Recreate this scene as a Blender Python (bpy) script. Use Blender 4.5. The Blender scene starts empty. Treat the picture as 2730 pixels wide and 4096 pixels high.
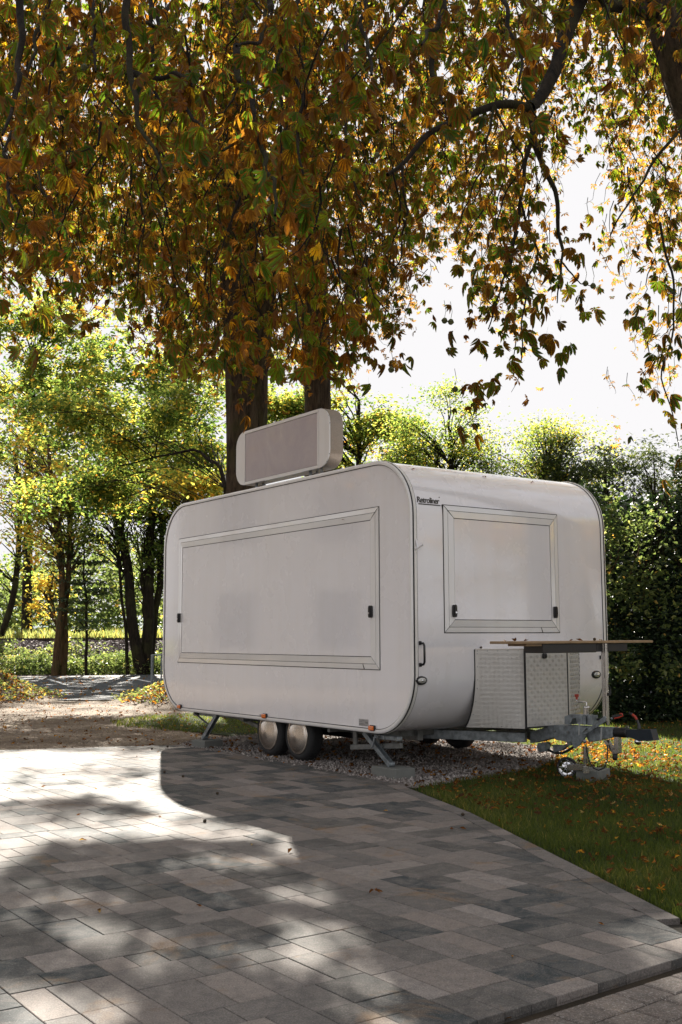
import bpy, math, random
import numpy as np
from mathutils import Vector, Matrix

# ------------------------------------------------------------------ camera, sky, sun, exposure
SC = bpy.context.scene
COL = SC.collection
F_PX, PITCH, ROLL, CAM_H = 4325.4, 0.1144, -0.0035, 1.1652
cam_d = bpy.data.cameras.new('camera'); cam = bpy.data.objects.new('camera', cam_d); COL.objects.link(cam)
cam_d.sensor_fit = 'HORIZONTAL'; cam_d.sensor_width = 24.0; cam_d.lens = F_PX / 2730.0 * 24.0
cam_d.clip_start = 0.05; cam_d.clip_end = 3000
cam.matrix_world = (Matrix.Translation((0, 0, CAM_H)) @ Matrix.Rotation(math.pi/2 + PITCH, 4, 'X') @ Matrix.Rotation(ROLL, 4, 'Z'))
SC.camera = cam

SUN_AZ, SUN_EL = math.radians(-9.2), math.radians(29.8)       # azimuth from +Y towards +X
S = np.array([math.sin(SUN_AZ)*math.cos(SUN_EL), math.cos(SUN_AZ)*math.cos(SUN_EL), math.sin(SUN_EL)])
world = bpy.data.worlds.new('World'); SC.world = world; world.use_nodes = True
wn = world.node_tree; wn.nodes.clear()
w_out = wn.nodes.new('ShaderNodeOutputWorld'); w_bg = wn.nodes.new('ShaderNodeBackground')
w_sky = wn.nodes.new('ShaderNodeTexSky'); w_sky.sky_type = 'NISHITA'; w_sky.sun_disc = False
w_sky.sun_elevation = SUN_EL; w_sky.sun_rotation = SUN_AZ
w_sky.air_density = 1.0; w_sky.dust_density = 3.5; w_sky.ozone_density = 1.0
w_hsv = wn.nodes.new('ShaderNodeHueSaturation'); w_hsv.inputs['Saturation'].default_value = 0.3
wn.links.new(w_sky.outputs[0], w_hsv.inputs['Color']); w_min = wn.nodes.new('ShaderNodeVectorMath'); w_min.operation = 'MINIMUM'; w_min.inputs[1].default_value = (2.9, 2.86, 2.90)      # milky high haze evens the sky out
w_max = wn.nodes.new('ShaderNodeVectorMath'); w_max.operation = 'MAXIMUM'; w_max.inputs[1].default_value = (2.48, 2.45, 2.50)
wn.links.new(w_hsv.outputs[0], w_min.inputs[0]); wn.links.new(w_min.outputs[0], w_max.inputs[0]); wn.links.new(w_max.outputs[0], w_bg.inputs[0])
w_bg.inputs[1].default_value = 0.07
wn.links.new(w_bg.outputs[0], w_out.inputs[0])
sun_d = bpy.data.lights.new('sun', 'SUN'); sun = bpy.data.objects.new('sun', sun_d); COL.objects.link(sun)
sun_d.energy = 5.0; sun_d.angle = math.radians(0.53); sun_d.color = (1.0, 0.93, 0.82)
sun.rotation_euler = Vector(S).to_track_quat('Z', 'Y').to_euler(); sun.location = (0, 20, 30)
SC.view_settings.view_transform = 'Standard'; SC.view_settings.look = 'None'
SC.view_settings.exposure = 2.25; SC.view_settings.gamma = 1.0; SC.view_settings.use_curve_mapping = False
SC.cycles.max_bounces = 8; SC.cycles.transparent_max_bounces = 8

# ------------------------------------------------------------------ helpers
rng = np.random.default_rng(7); random.seed(7); LOG = []
R = math.radians
def ray(px, py):
    x = px-1365; y = 2048-py
    c, s = math.cos(-ROLL), math.sin(-ROLL); x, y = (c*x-s*y)/F_PX, (s*x+c*y)/F_PX
    c, s = math.cos(PITCH), math.sin(PITCH)
    return np.array([x, c-s*y, s+c*y])
def gnd(px, py, z=0.0):
    r = ray(px, py); t = (z-CAM_H)/r[2]; return np.array([r[0]*t, r[1]*t, z])
def at(px, py, Y):
    r = ray(px, py); t = Y/r[1]; return np.array([r[0]*t, Y, CAM_H+r[2]*t])
def project(P):
    P = np.atleast_2d(P); c, s = math.cos(PITCH), math.sin(PITCH)
    Z = P[:, 2]-CAM_H; dep = P[:, 1]*c+Z*s; up = -P[:, 1]*s+Z*c
    dep = np.where(dep < 0.05, 0.05, dep)
    x = P[:, 0]/dep*F_PX; y = up/dep*F_PX
    c, s = math.cos(ROLL), math.sin(ROLL); x, y = c*x-s*y, s*x+c*y
    return 1365+x, 2048-y
def vnoise(P, seed=0):
    P = np.asarray(P, float); i = np.floor(P).astype(np.int64); f = P-i; f = f*f*(3-2*f)
    def h(a, b, c):
        n = (a*374761393 + b*668265263 + c*2147483647 + seed*1274126177) & 0xffffffff
        n = ((n ^ (n >> 13))*1274126177) & 0xffffffff
        return ((n ^ (n >> 16)) & 0xffff)/65535.0
    r = 0
    for dx in (0, 1):
        for dy in (0, 1):
            for dz in (0, 1):
                w = (f[:, 0] if dx else 1-f[:, 0])*(f[:, 1] if dy else 1-f[:, 1])*(f[:, 2] if dz else 1-f[:, 2])
                r = r + w*h(i[:, 0]+dx, i[:, 1]+dy, i[:, 2]+dz)
    return r

class MB:
    """collects shapes, builds ONE mesh object"""
    def __init__(s): s.v = []; s.f = []; s.sm = []
    def add(s, v, f, smooth=False):
        o = len(s.v); s.v.extend([tuple(map(float, p)) for p in v]); s.f.extend([tuple(i+o for i in q) for q in f]); s.sm.extend([smooth]*len(f)); return s
    def box(s, lo, hi, M=None, bev=0.0):
        x0, y0, z0 = lo; x1, y1, z1 = hi
        if bev <= 0:
            v = [(x, y, z) for z in (z0, z1) for y in (y0, y1) for x in (x0, x1)]
            f = [(0, 2, 3, 1), (4, 5, 7, 6), (0, 1, 5, 4), (2, 6, 7, 3), (0, 4, 6, 2), (1, 3, 7, 5)]
        else:
            b = bev; v = []; f = []
            def ringz(z, i): return [(x0+i, y0+b+0*i, z), (x0+b, y0+i, z), (x1-b, y0+i, z), (x1-i, y0+b, z), (x1-i, y1-b, z), (x1-b, y1-i, z), (x0+b, y1-i, z), (x0+i, y1-b, z)]
            def inner(z): return [(x0+b, y0+b*1.4, z), (x0+b*1.4, y0+b, z), (x1-b*1.4, y0+b, z), (x1-b, y0+b*1.4, z), (x1-b, y1-b*1.4, z), (x1-b*1.4, y1-b, z), (x0+b*1.4, y1-b, z), (x0+b, y1-b*1.4, z)]
            v = inner(z0)+ringz(z0+b, 0)+ringz(z1-b, 0)+inner(z1)
            for k in range(3):
                for i in range(8): j = (i+1) % 8; f.append((k*8+i, k*8+j, k*8+8+j, k*8+8+i))
            f.append(tuple(range(7, -1, -1))); f.append(tuple(range(24, 32)))
        if M is not None: v = [tuple(M @ Vector(p)) for p in v]
        return s.add(v, f)
    def obox(s, c, X, Y, Z, hx, hy, hz, bev=0.0):
        X, Y, Z = Vector(X).normalized(), Vector(Y).normalized(), Vector(Z).normalized()
        M = Matrix(((X.x, Y.x, Z.x, c[0]), (X.y, Y.y, Z.y, c[1]), (X.z, Y.z, Z.z, c[2]), (0, 0, 0, 1)))
        return s.box((-hx, -hy, -hz), (hx, hy, hz), M, bev)
    def bar(s, a, b, w, h, up=(0, 0, 1), bev=0.0):
        a, b = Vector(a), Vector(b); d = (b-a); L = d.length; d.normalize(); u = Vector(up)
        sd = d.cross(u)
        if sd.length < 1e-4: sd = d.cross(Vector((1, 0, 0)))
        sd.normalize(); u = sd.cross(d)
        return s.obox((a+b)/2, d, sd, u, L/2, w/2, h/2, bev)
    def tube(s, pts, rad, n=8, cap=True, smooth=True):
        pts = [Vector(p) for p in pts]; m = len(pts)
        if not hasattr(rad, '__len__'): rad = [rad]*m
        v = []; f = []; ref = None
        for i, p in enumerate(pts):
            d = (pts[min(i+1, m-1)]-pts[max(i-1, 0)]); d = d.normalized() if d.length > 1e-9 else Vector((0, 0, 1))
            if ref is None: ref = d.orthogonal().normalized()
            ref = (ref-d*ref.dot(d)); ref = ref.normalized() if ref.length > 1e-6 else d.orthogonal().normalized()
            q = d.cross(ref)
            for k in range(n):
                a = 2*math.pi*k/n; v.append(p+(ref*math.cos(a)+q*math.sin(a))*rad[i])
        for i in range(m-1):
            for k in range(n): j = (k+1) % n; f.append((i*n+k, i*n+j, (i+1)*n+j, (i+1)*n+k))
        s.add(v, f, smooth)
        if cap:
            s.add(v[:n], [tuple(range(n-1, -1, -1))]); s.add(v[-n:], [tuple(range(n))])
        return s
    def lathe(s, c, axis, prof, n=32, smooth=True):
        """prof: list of (radius, along)"""
        ax = Vector(axis).normalized(); X = ax.orthogonal().normalized(); Y = ax.cross(X); c = Vector(c); v = []; f = []
        for r, h in prof:
            for k in range(n):
                a = 2*math.pi*k/n; v.append(c+ax*h+(X*math.cos(a)+Y*math.sin(a))*max(r, 1e-5))
        for i in range(len(prof)-1):
            for k in range(n): j = (k+1) % n; f.append((i*n+k, i*n+j, (i+1)*n+j, (i+1)*n+k))
        return s.add(v, f, smooth)
    def prism(s, poly, z0, z1):
        n = len(poly); v = [(x, y, z0) for x, y in poly]+[(x, y, z1) for x, y in poly]
        f = [tuple(range(n-1, -1, -1)), tuple(range(n, 2*n))]+[(i, (i+1) % n, n+(i+1) % n, n+i) for i in range(n)]
        return s.add(v, f)
    def build(s, name, m, parent=None, bevel=None, **tags):
        me = bpy.data.meshes.new(name); me.from_pydata(s.v, [], s.f); me.update()
        me.polygons.foreach_set('use_smooth', s.sm)
        return link(name, me, m, parent, **tags)
def link(name, me, m, parent=None, **tags):
    o = bpy.data.objects.new(name, me); COL.objects.link(o)
    if m is not None and not me.materials: me.materials.append(m)
    if parent is not None: o.parent = parent
    for k, v in tags.items(): o[k] = v
    return o
def empty(name, loc=(0, 0, 0), rz=0.0, **tags):
    o = bpy.data.objects.new(name, None); COL.objects.link(o); o.location = loc; o.rotation_euler = (0, 0, rz); o.empty_display_size = 0.1
    for k, v in tags.items(): o[k] = v
    return o
def np_mesh(name, V, Fc, m, parent=None, smooth=False, attrs=None, **tags):
    """V (n,3), Fc (k,3 or 4) equal-size faces"""
    me = bpy.data.meshes.new(name); V = np.ascontiguousarray(V, np.float32); Fc = np.ascontiguousarray(Fc, np.int32)
    k = Fc.shape[1]; me.vertices.add(len(V)); me.vertices.foreach_set('co', V.ravel())
    me.loops.add(Fc.size); me.loops.foreach_set('vertex_index', Fc.ravel())
    me.polygons.add(len(Fc)); me.polygons.foreach_set('loop_start', np.arange(0, Fc.size, k, dtype=np.int32))
    me.polygons.foreach_set('use_smooth', np.full(len(Fc), smooth))
    me.update(calc_edges=True)
    for an, av in (attrs or {}).items():
        a = me.attributes.new(an, 'FLOAT', 'POINT'); a.data.foreach_set('value', np.ascontiguousarray(av, np.float32))
    return link(name, me, m, parent, **tags)

# ---- materials
class NT:
    def __init__(s, name):
        s.m = bpy.data.materials.new(name); s.m.use_nodes = True; s.t = s.m.node_tree; s.t.nodes.clear()
        s.out = s.n('ShaderNodeOutputMaterial')
    def n(s, typ, **kw):
        nd = s.t.nodes.new(typ)
        for k, v in kw.items():
            if k in nd.inputs: s.set(nd.inputs[k], v)
            else: setattr(nd, k, v)
        return nd
    def set(s, inp, v):
        if isinstance(v, bpy.types.NodeSocket): s.t.links.new(v, inp)
        elif isinstance(v, bpy.types.Node): s.t.links.new(v.outputs[0], inp)
        else:
            if hasattr(inp.default_value, '__len__') and len(inp.default_value) == 4 and len(v) == 3: v = (*v, 1)
            inp.default_value = v
    def noise(s, scale, detail=4, rough=0.55, vec=None, dist=0.0):
        nd = s.n('ShaderNodeTexNoise', Scale=scale, Detail=detail, Roughness=rough, Distortion=dist)
        s.set(nd.inputs['Vector'], vec if vec is not None else s.coord()); return nd.outputs['Fac']
    def coord(s, which='Object'):
        return s.n('ShaderNodeTexCoord').outputs[which]
    def mapv(s, scale, vec=None):
        nd = s.n('ShaderNodeMapping'); s.set(nd.inputs['Vector'], vec if vec is not None else s.coord()); nd.inputs['Scale'].default_value = scale; return nd.outputs[0]
    def ramp(s, fac, stops, interp='LINEAR'):
        nd = s.n('ShaderNodeValToRGB'); cr = nd.color_ramp; cr.interpolation = interp
        while len(cr.elements) < len(stops): cr.elements.new(0.5)
        for e, (p, c) in zip(cr.elements, stops): e.position = p; e.color = (*c, 1) if len(c) == 3 else c
        s.set(nd.inputs[0], fac); return nd.outputs[0]
    def mix(s, fac, a, b, mode='MIX'):
        nd = s.n('ShaderNodeMix', data_type='RGBA', blend_type=mode)
        s.set(nd.inputs[0], fac); s.set(nd.inputs[6], a); s.set(nd.inputs[7], b); return nd.outputs[2]
    def math(s, op, a, b=0.0, c=None):
        nd = s.n('ShaderNodeMath', operation=op); s.set(nd.inputs[0], a); s.set(nd.inputs[1], b)
        if c is not None: s.set(nd.inputs[2], c)
        return nd.outputs[0]
    def attr(s, name): return s.n('ShaderNodeAttribute', attribute_name=name).outputs['Fac']
    def bump(s, h, strength=0.3, dist=0.01):
        nd = s.n('ShaderNodeBump', Strength=strength, Distance=dist); s.set(nd.inputs['Height'], h); return nd.outputs[0]
    def pbr(s, color, rough=0.6, metal=0.0, bump=None, **kw):
        p = s.n('ShaderNodeBsdfPrincipled'); s.set(p.inputs['Base Color'], color); s.set(p.inputs['Roughness'], rough); s.set(p.inputs['Metallic'], metal)
        for k, v in kw.items(): s.set(p.inputs[k.replace('_', ' ')], v)
        if bump is not None: s.set(p.inputs['Normal'], bump)
        s.t.links.new(p.outputs[0], s.out.inputs[0]); return s.m
M = {}
def simple(name, col, rough=0.5, metal=0.0, var=0.25, nscale=12.0, bump=0.0, **kw):
    t = NT(name); n = t.noise(nscale, 5, 0.6)
    lo = tuple(c*(1-var) for c in col); hi = tuple(min(1, c*(1+var*0.6)) for c in col)
    c = t.ramp(n, [(0.3, lo), (0.7, hi)])
    rr = t.math('MULTIPLY_ADD', n, 0.25*rough, rough*0.88)
    M[name] = t.pbr(c, rr, metal, t.bump(t.noise(nscale*8, 4), bump, 0.004) if bump else None, **kw); return M[name]
simple('galvanised', (0.25, 0.28, 0.30), 0.42, 0.5, 0.5, 22, 0.3)
simple('galvanised_dull', (0.20, 0.205, 0.20), 0.5, 0.4, 0.5, 14, 0.3)
simple('steel_bright', (0.55, 0.54, 0.52), 0.22, 1.0, 0.12, 20)
simple('chrome', (0.7, 0.7, 0.72), 0.08, 1.0, 0.05, 8)
simple('black_rubber', (0.012, 0.012, 0.013), 0.55, 0, 0.3, 30)
simple('tyre_rubber', (0.018, 0.018, 0.019), 0.75, 0, 0.3, 30, 0.3)
simple('black_plastic', (0.010, 0.010, 0.012), 0.32, 0, 0.2, 20)
simple('coupling_paint', (0.012, 0.022, 0.035), 0.35, 0.2, 0.2, 20)
simple('red_plastic', (0.35, 0.025, 0.008), 0.4, 0, 0.15, 20)
simple('white_plastic', (0.62, 0.61, 0.58), 0.4, 0, 0.1, 20)
simple('grey_tie', (0.4, 0.41, 0.41), 0.4, 0, 0.1, 20)
simple('alu_trim', (0.74, 0.73, 0.70), 0.33, 0.2, 0.10, 6)
simple('sticker_silver', (0.36, 0.36, 0.37), 0.35, 0.4, 0.08, 20)
simple('print_dark', (0.03, 0.03, 0.03), 0.5, 0, 0.1, 20)
simple('letter_dark', (0.055, 0.052, 0.045), 0.4, 0.3, 0.1, 20)
simple('timber', (0.30, 0.20, 0.11), 0.6, 0, 0.3, 8, 0.2)
simple('orange_lens', (0.75, 0.16, 0.01), 0.12, 0, 0.2, 60, Coat_Weight=1.0)
simple('clear_lens', (0.45, 0.45, 0.42), 0.12, 0.3, 0.3, 60, Coat_Weight=1.0)
simple('red_lens', (0.3, 0.03, 0.02), 0.15, 0, 0.2, 60)
simple('conker_shell', (0.045, 0.028, 0.012), 0.7, 0, 0.5, 60, 0.6)
simple('conker_green', (0.075, 0.085, 0.025), 0.7, 0, 0.4, 60, 0.6)
simple('core_dark', (0.012, 0.016, 0.008), 0.9, 0, 0.5, 3)

def white_paint(name, base, rough=0.22):
    t = NT(name)
    streak = t.noise(1.0, 5, 0.6, t.mapv((9, 9, 0.7)))
    blot = t.noise(2.2, 4, 0.6)
    c = t.mix(t.ramp(streak, [(0.45, (0, 0, 0)), (0.85, (0.35,)*3)]), base, tuple(b*k for b, k in zip(base, (0.86, 0.83, 0.76))))
    c = t.mix(t.ramp(blot, [(0.5, (0, 0, 0)), (0.9, (0.25,)*3)]), c, tuple(b*k for b, k in zip(base, (0.9, 0.88, 0.84))))
    spk = t.n('ShaderNodeTexVoronoi', Scale=14.0); t.set(spk.inputs['Vector'], t.coord())
    thr = t.math('MULTIPLY', t.noise(3.0, 2), 0.055)
    sp = t.math('LESS_THAN', spk.outputs['Distance'], thr)
    c = t.mix(t.math('MULTIPLY', sp, 0.6), c, (0.16, 0.13, 0.09))
    wav = t.bump(t.noise(1.3, 2, 0.4), 0.12, 0.02)
    M[name] = t.pbr(c, t.math('MULTIPLY_ADD', blot, 0.1, rough), 0.0, wav, Coat_Weight=1.0, Coat_Roughness=0.07, Coat_IOR=1.75, Specular_IOR_Level=0.6)
white_paint('white_paint', (0.775, 0.762, 0.79), 0.22)
white_paint('white_frame', (0.74, 0.73, 0.725), 0.35)

def tread_metal():
    t = NT('tread_metal'); n = t.noise(5, 5, 0.6); st = t.noise(1.0, 4, 0.6, t.mapv((12, 12, 1.2)))
    c = t.mix(n, (0.55, 0.54, 0.53), (0.66, 0.65, 0.63)); c = t.mix(t.math('MULTIPLY', st, 0.35), c, (0.42, 0.38, 0.31))
    M['tread_metal'] = t.pbr(c, t.math('MULTIPLY_ADD', n, 0.12, 0.36), 0.35, t.bump(t.noise(60, 3), 0.05, 0.002))
tread_metal()
def sign_face():
    t = NT('sign_face'); a = t.noise(3.0, 6, 0.7, t.mapv((1, 1.0, 0.6)), 1.5)
    c = t.ramp(a, [(0.35, (0.42, 0.375, 0.40)), (0.62, (0.47, 0.42, 0.43)), (0.8, (0.66, 0.60, 0.58))])  # pale streaks in the colour imitate reflections on the sign panel
    M['sign_face'] = t.pbr(c, 0.18, 0.0, t.bump(t.noise(7, 5, 0.7, None, 1.0), 0.25, 0.01), Coat_Weight=0.6, Coat_Roughness=0.05)
    t = NT('sign_case'); n = t.noise(80, 3)
    M['sign_case'] = t.pbr(t.ramp(n, [(0.3, (0.26, 0.22, 0.18)), (0.7, (0.32, 0.275, 0.23))]), 0.4, 0.5)
    t = NT('hub_metal'); tc = t.coord()
    g = t.n('ShaderNodeTexGradient', gradient_type='RADIAL'); t.set(g.inputs[0], tc)
    w = t.noise(1.0, 3, 0.6, t.mapv((1, 1, 200)))
    p = t.n('ShaderNodeBsdfPrincipled'); t.set(p.inputs['Base Color'], (0.72, 0.66, 0.60)); p.inputs['Metallic'].default_value = 1.0; p.inputs['Roughness'].default_value = 0.22
    p.inputs['Anisotropic'].default_value = 0.85; tg = t.n('ShaderNodeTangent', direction_type='RADIAL', axis='X'); t.set(p.inputs['Tangent'], tg)
    t.t.links.new(p.outputs[0], t.out.inputs[0]); M['hub_metal'] = t.m
sign_face()

def concrete(name, c1, c2):
    t = NT(name); a = t.noise(9, 6, 0.65); b = t.noise(120, 3, 0.6)
    c = t.mix(a, c1, c2); c = t.mix(t.math('MULTIPLY', b, 0.35), c, tuple(x*0.6 for x in c1))
    M[name] = t.pbr(c, 0.9, 0, t.bump(b, 0.5, 0.003))
concrete('concrete_block', (0.13, 0.135, 0.125), (0.22, 0.225, 0.21))

def paver_mat(name, palette, speck, attr=False, spec=0.35):
    t = NT(name)
    if attr: r = t.attr('tone')
    else: r = t.n('ShaderNodeObjectInfo').outputs['Color']; sep = t.n('ShaderNodeSeparateColor'); t.set(sep.inputs[0], r); r = sep.outputs[0]
    base = t.ramp(r, palette)
    geo = t.n('ShaderNodeNewGeometry').outputs['Position']
    big = t.noise(3.1, 5, 0.65, geo); mid = t.noise(22, 7, 0.75, geo); fine = t.noise(150, 4, 0.8, geo); cloud = t.noise(7, 5, 0.75, t.mapv((1, 1, 1), geo), 0.8)
    c = t.mix(t.ramp(cloud, [(0.40, (0,)*3), (0.65, (0.8,)*3)]), base, t.mix(0.6, base, (0.24, 0.21, 0.19)))
    c = t.mix(t.ramp(mid, [(0.36, (0.75,)*3), (0.56, (0,)*3)]), c, t.mix(0.55, c, (0.05, 0.05, 0.048)))
    rust = t.noise(2.3, 5, 0.7, t.mapv((1, 1, 1), geo), 0.5)
    c = t.mix(t.ramp(rust, [(0.58, (0,)*3), (0.70, (0.7,)*3)]), c, (0.21, 0.125, 0.06))
    c = t.mix(t.ramp(fine, [(0.40, (0.7,)*3), (0.52, (0,)*3)]), c, t.mix(0.6, c, (0.02, 0.02, 0.02)))
    c = t.mix(t.ramp(fine, [(0.57, (0,)*3), (0.66, (speck,)*3)]), c, (0.5, 0.48, 0.45))
    h = t.math('ADD', t.math('MULTIPLY', fine, 0.6), mid)
    M[name] = t.pbr(c, t.math('MULTIPLY_ADD', mid, 0.2, 0.72), 0, t.bump(h, 0.55, 0.004), Specular_IOR_Level=spec)
PAL = [(0.0, (0.017, 0.026, 0.031)), (0.16, (0.026, 0.036, 0.041)), (0.22, (0.052, 0.052, 0.050)), (0.42, (0.080, 0.075, 0.070)), (0.55, (0.122, 0.111, 0.104)), (0.72, (0.165, 0.145, 0.133)), (0.88, (0.205, 0.172, 0.152)), (1.0, (0.25, 0.222, 0.205))]
paver_mat('paving_slab', PAL, 0.25); paver_mat('paving_slab_far', PAL, 0.25, True)
paver_mat('old_paver', [(0, (0.10, 0.08, 0.068)), (1, (0.17, 0.14, 0.12))], 0.7)

def ground_mat(name, stops, scale, fine=90, bump=0.6, bd=0.01, rough=0.95):
    t = NT(name); geo = t.n('ShaderNodeNewGeometry').outputs['Position']
    a = t.noise(scale, 6, 0.65, geo); b = t.noise(fine, 4, 0.7, geo)
    f = t.math('ADD', t.math('MULTIPLY', a, 0.6), t.math('MULTIPLY', b, 0.4))
    M[name] = t.pbr(t.ramp(f, stops), rough, 0, t.bump(b, bump, bd), Specular_IOR_Level=0.2)
ground_mat('soil', [(0.35, (0.018, 0.015, 0.011)), (0.65, (0.06, 0.045, 0.03))], 2)
ground_mat('joint_sand', [(0.35, (0.02, 0.019, 0.016)), (0.65, (0.07, 0.062, 0.05))], 5)
ground_mat('dirt', [(0.36, (0.075, 0.052, 0.034)), (0.5, (0.165, 0.125, 0.090)), (0.66, (0.29, 0.24, 0.18))], 1.3, 30, 1.0, 0.02)
ground_mat('gravel_base', [(0.38, (0.06, 0.05, 0.045)), (0.62, (0.34, 0.30, 0.28))], 3, 60, 1.0, 0.02)
ground_mat('turf_soil', [(0.35, (0.012, 0.018, 0.006)), (0.5, (0.028, 0.040, 0.010)), (0.66, (0.055, 0.06, 0.018))], 3, 60, 1.0, 0.02)
ground_mat('asphalt', [(0.38, (0.040, 0.044, 0.050)), (0.62, (0.065, 0.07, 0.078))], 1.5, 60, 0.6, 0.01, 0.85)
ground_mat('road_paint', [(0.38, (0.35, 0.36, 0.36)), (0.62, (0.7, 0.7, 0.7))], 5, 40, 0.3, 0.01, 0.7)
ground_mat('ballast_stone', [(0.36, (0.035, 0.028, 0.030)), (0.5, (0.11, 0.085, 0.085)), (0.64, (0.30, 0.25, 0.25))], 2, 9, 1.0, 0.06)
ground_mat('meadow', [(0.35, (0.06, 0.075, 0.02)), (0.65, (0.20, 0.19, 0.06))], 0.6, 8, 1.0, 0.05)
ground_mat('hill_haze', [(0.4, (0.06, 0.09, 0.11)), (0.6, (0.09, 0.13, 0.14))], 0.05, 0.3, 0.3, 1.0)  # distance haze is mixed into the hill colour as blue
ground_mat('rail_rust', [(0.4, (0.022, 0.016, 0.012)), (0.6, (0.05, 0.035, 0.028))], 2, 20, 0.3, 0.01, 0.6)

def bark(name, c1, c2, sc=1.0):
    t = NT(name); geo = t.n('ShaderNodeNewGeometry').outputs['Position']
    a = t.noise(6*sc, 6, 0.7, t.mapv((3, 3, 0.5), geo), 0.6); b = t.noise(2, 3, 0.6, geo)
    c = t.ramp(a, [(0.35, c1), (0.62, c2)]); c = t.mix(t.ramp(b, [(0.5, (0,)*3), (0.75, (0.6,)*3)]), c, (0.055, 0.06, 0.018))
    M[name] = t.pbr(c, 0.92, 0, t.bump(a, 1.0, 0.04), Specular_IOR_Level=0.2)
bark('bark_chestnut', (0.018, 0.013, 0.009), (0.085, 0.062, 0.042)); bark('bark_dark', (0.006, 0.005, 0.0035), (0.026, 0.019, 0.012)); bark('bark_brown', (0.03, 0.018, 0.009), (0.12, 0.075, 0.035))

def leaf_mat(name, stops, brown=(0.16, 0.05, 0.012), edge=1.0, trans=0.5, boost=1.6, tr_mul=(1.15, 1.05, 0.5), ao=0.0, spec=0.25):
    """stops: ramp over the per-leaf 'tone'. 'edge' (0 midrib .. 1 margin) browns the margins in patches"""
    t = NT(name); geo = t.n('ShaderNodeNewGeometry').outputs['Position']
    base = t.ramp(t.attr('tone'), stops)
    if edge > 0:
        base = t.mix(t.ramp(t.noise(16, 3, 0.6, geo), [(0.40, (0,)*3), (0.62, (1,)*3)]), base, t.mix(1.0, base, (1.55, 1.25, 0.8), 'MULTIPLY'))
        nz = t.noise(55, 4, 0.7, geo); e = t.attr('edge')
        k = t.math('ADD', t.math('MULTIPLY', e, 0.55*edge), t.math('MULTIPLY', nz, 0.9))
        k = t.math('ADD', k, t.math('MULTIPLY', t.attr('dry'), 0.55))
        base = t.mix(t.ramp(k, [(0.80, (0,)*3), (0.90, (0.9,)*3)]), base, brown)
    d = t.n('ShaderNodeBsdfPrincipled'); t.set(d.inputs['Base Color'], base); d.inputs['Roughness'].default_value = 0.55; d.inputs['Specular IOR Level'].default_value = spec
    tr = t.n('ShaderNodeBsdfTranslucent'); tc = t.mix(1.0, base, tuple(boost*x for x in tr_mul), 'MULTIPLY'); t.set(tr.inputs[0], tc)
    mx = t.n('ShaderNodeMixShader'); mx.inputs[0].default_value = trans
    t.t.links.new(d.outputs[0], mx.inputs[1]); t.t.links.new(tr.outputs[0], mx.inputs[2]); t.t.links.new(mx.outputs[0], t.out.inputs[0])
    M[name] = t.m
leaf_mat('chestnut_leaf', [(0.0, (0.012, 0.028, 0.008)), (0.30, (0.034, 0.062, 0.011)), (0.50, (0.085, 0.105, 0.016)), (0.64, (0.22, 0.165, 0.02)), (0.78, (0.17, 0.085, 0.014)), (0.90, (0.085, 0.038, 0.011)), (1.0, (0.045, 0.020, 0.008))], brown=(0.07, 0.028, 0.009), trans=0.55, boost=5.2, tr_mul=(0.95, 0.98, 0.36))
leaf_mat('lime_leaf', [(0.0, (0.030, 0.055, 0.016)), (0.40, (0.085, 0.11, 0.030)), (0.65, (0.20, 0.195, 0.055)), (0.85, (0.38, 0.27, 0.055)), (1.0, (0.33, 0.16, 0.035))], edge=0, trans=0.62, boost=3.3, tr_mul=(0.95, 0.97, 0.58))
leaf_mat('dark_leaf', [(0.0, (0.008, 0.020, 0.010)), (0.6, (0.022, 0.044, 0.018)), (0.9, (0.05, 0.072, 0.022)), (1.0, (0.20, 0.15, 0.03))], edge=0, trans=0.22, boost=1.6, spec=0.4)
leaf_mat('conifer_leaf', [(0.0, (0.016, 0.028, 0.014)), (0.6, (0.04, 0.058, 0.024)), (1.0, (0.10, 0.12, 0.045))], edge=0, trans=0.35, boost=2.0)
leaf_mat('bramble_leaf', [(0.0, (0.035, 0.058, 0.022)), (0.6, (0.10, 0.13, 0.05)), (0.9, (0.24, 0.245, 0.11)), (1.0, (0.42, 0.27, 0.07))], edge=0, boost=2.2, tr_mul=(1.0, 0.97, 0.62))
leaf_mat('grass_blade', [(0.0, (0.022, 0.038, 0.011)), (0.6, (0.055, 0.080, 0.020)), (0.9, (0.12, 0.125, 0.04)), (1.0, (0.24, 0.19, 0.08))], edge=0, boost=2.6, tr_mul=(1.1, 1.0, 0.5))
leaf_mat('fallen_leaf', [(0.0, (0.06, 0.032, 0.014)), (0.35, (0.15, 0.075, 0.022)), (0.7, (0.28, 0.17, 0.035)), (0.9, (0.34, 0.26, 0.06)), (1.0, (0.36, 0.31, 0.17))], brown=(0.07, 0.03, 0.012), boost=2.2, tr_mul=(1.1, 0.9, 0.45))

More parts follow.
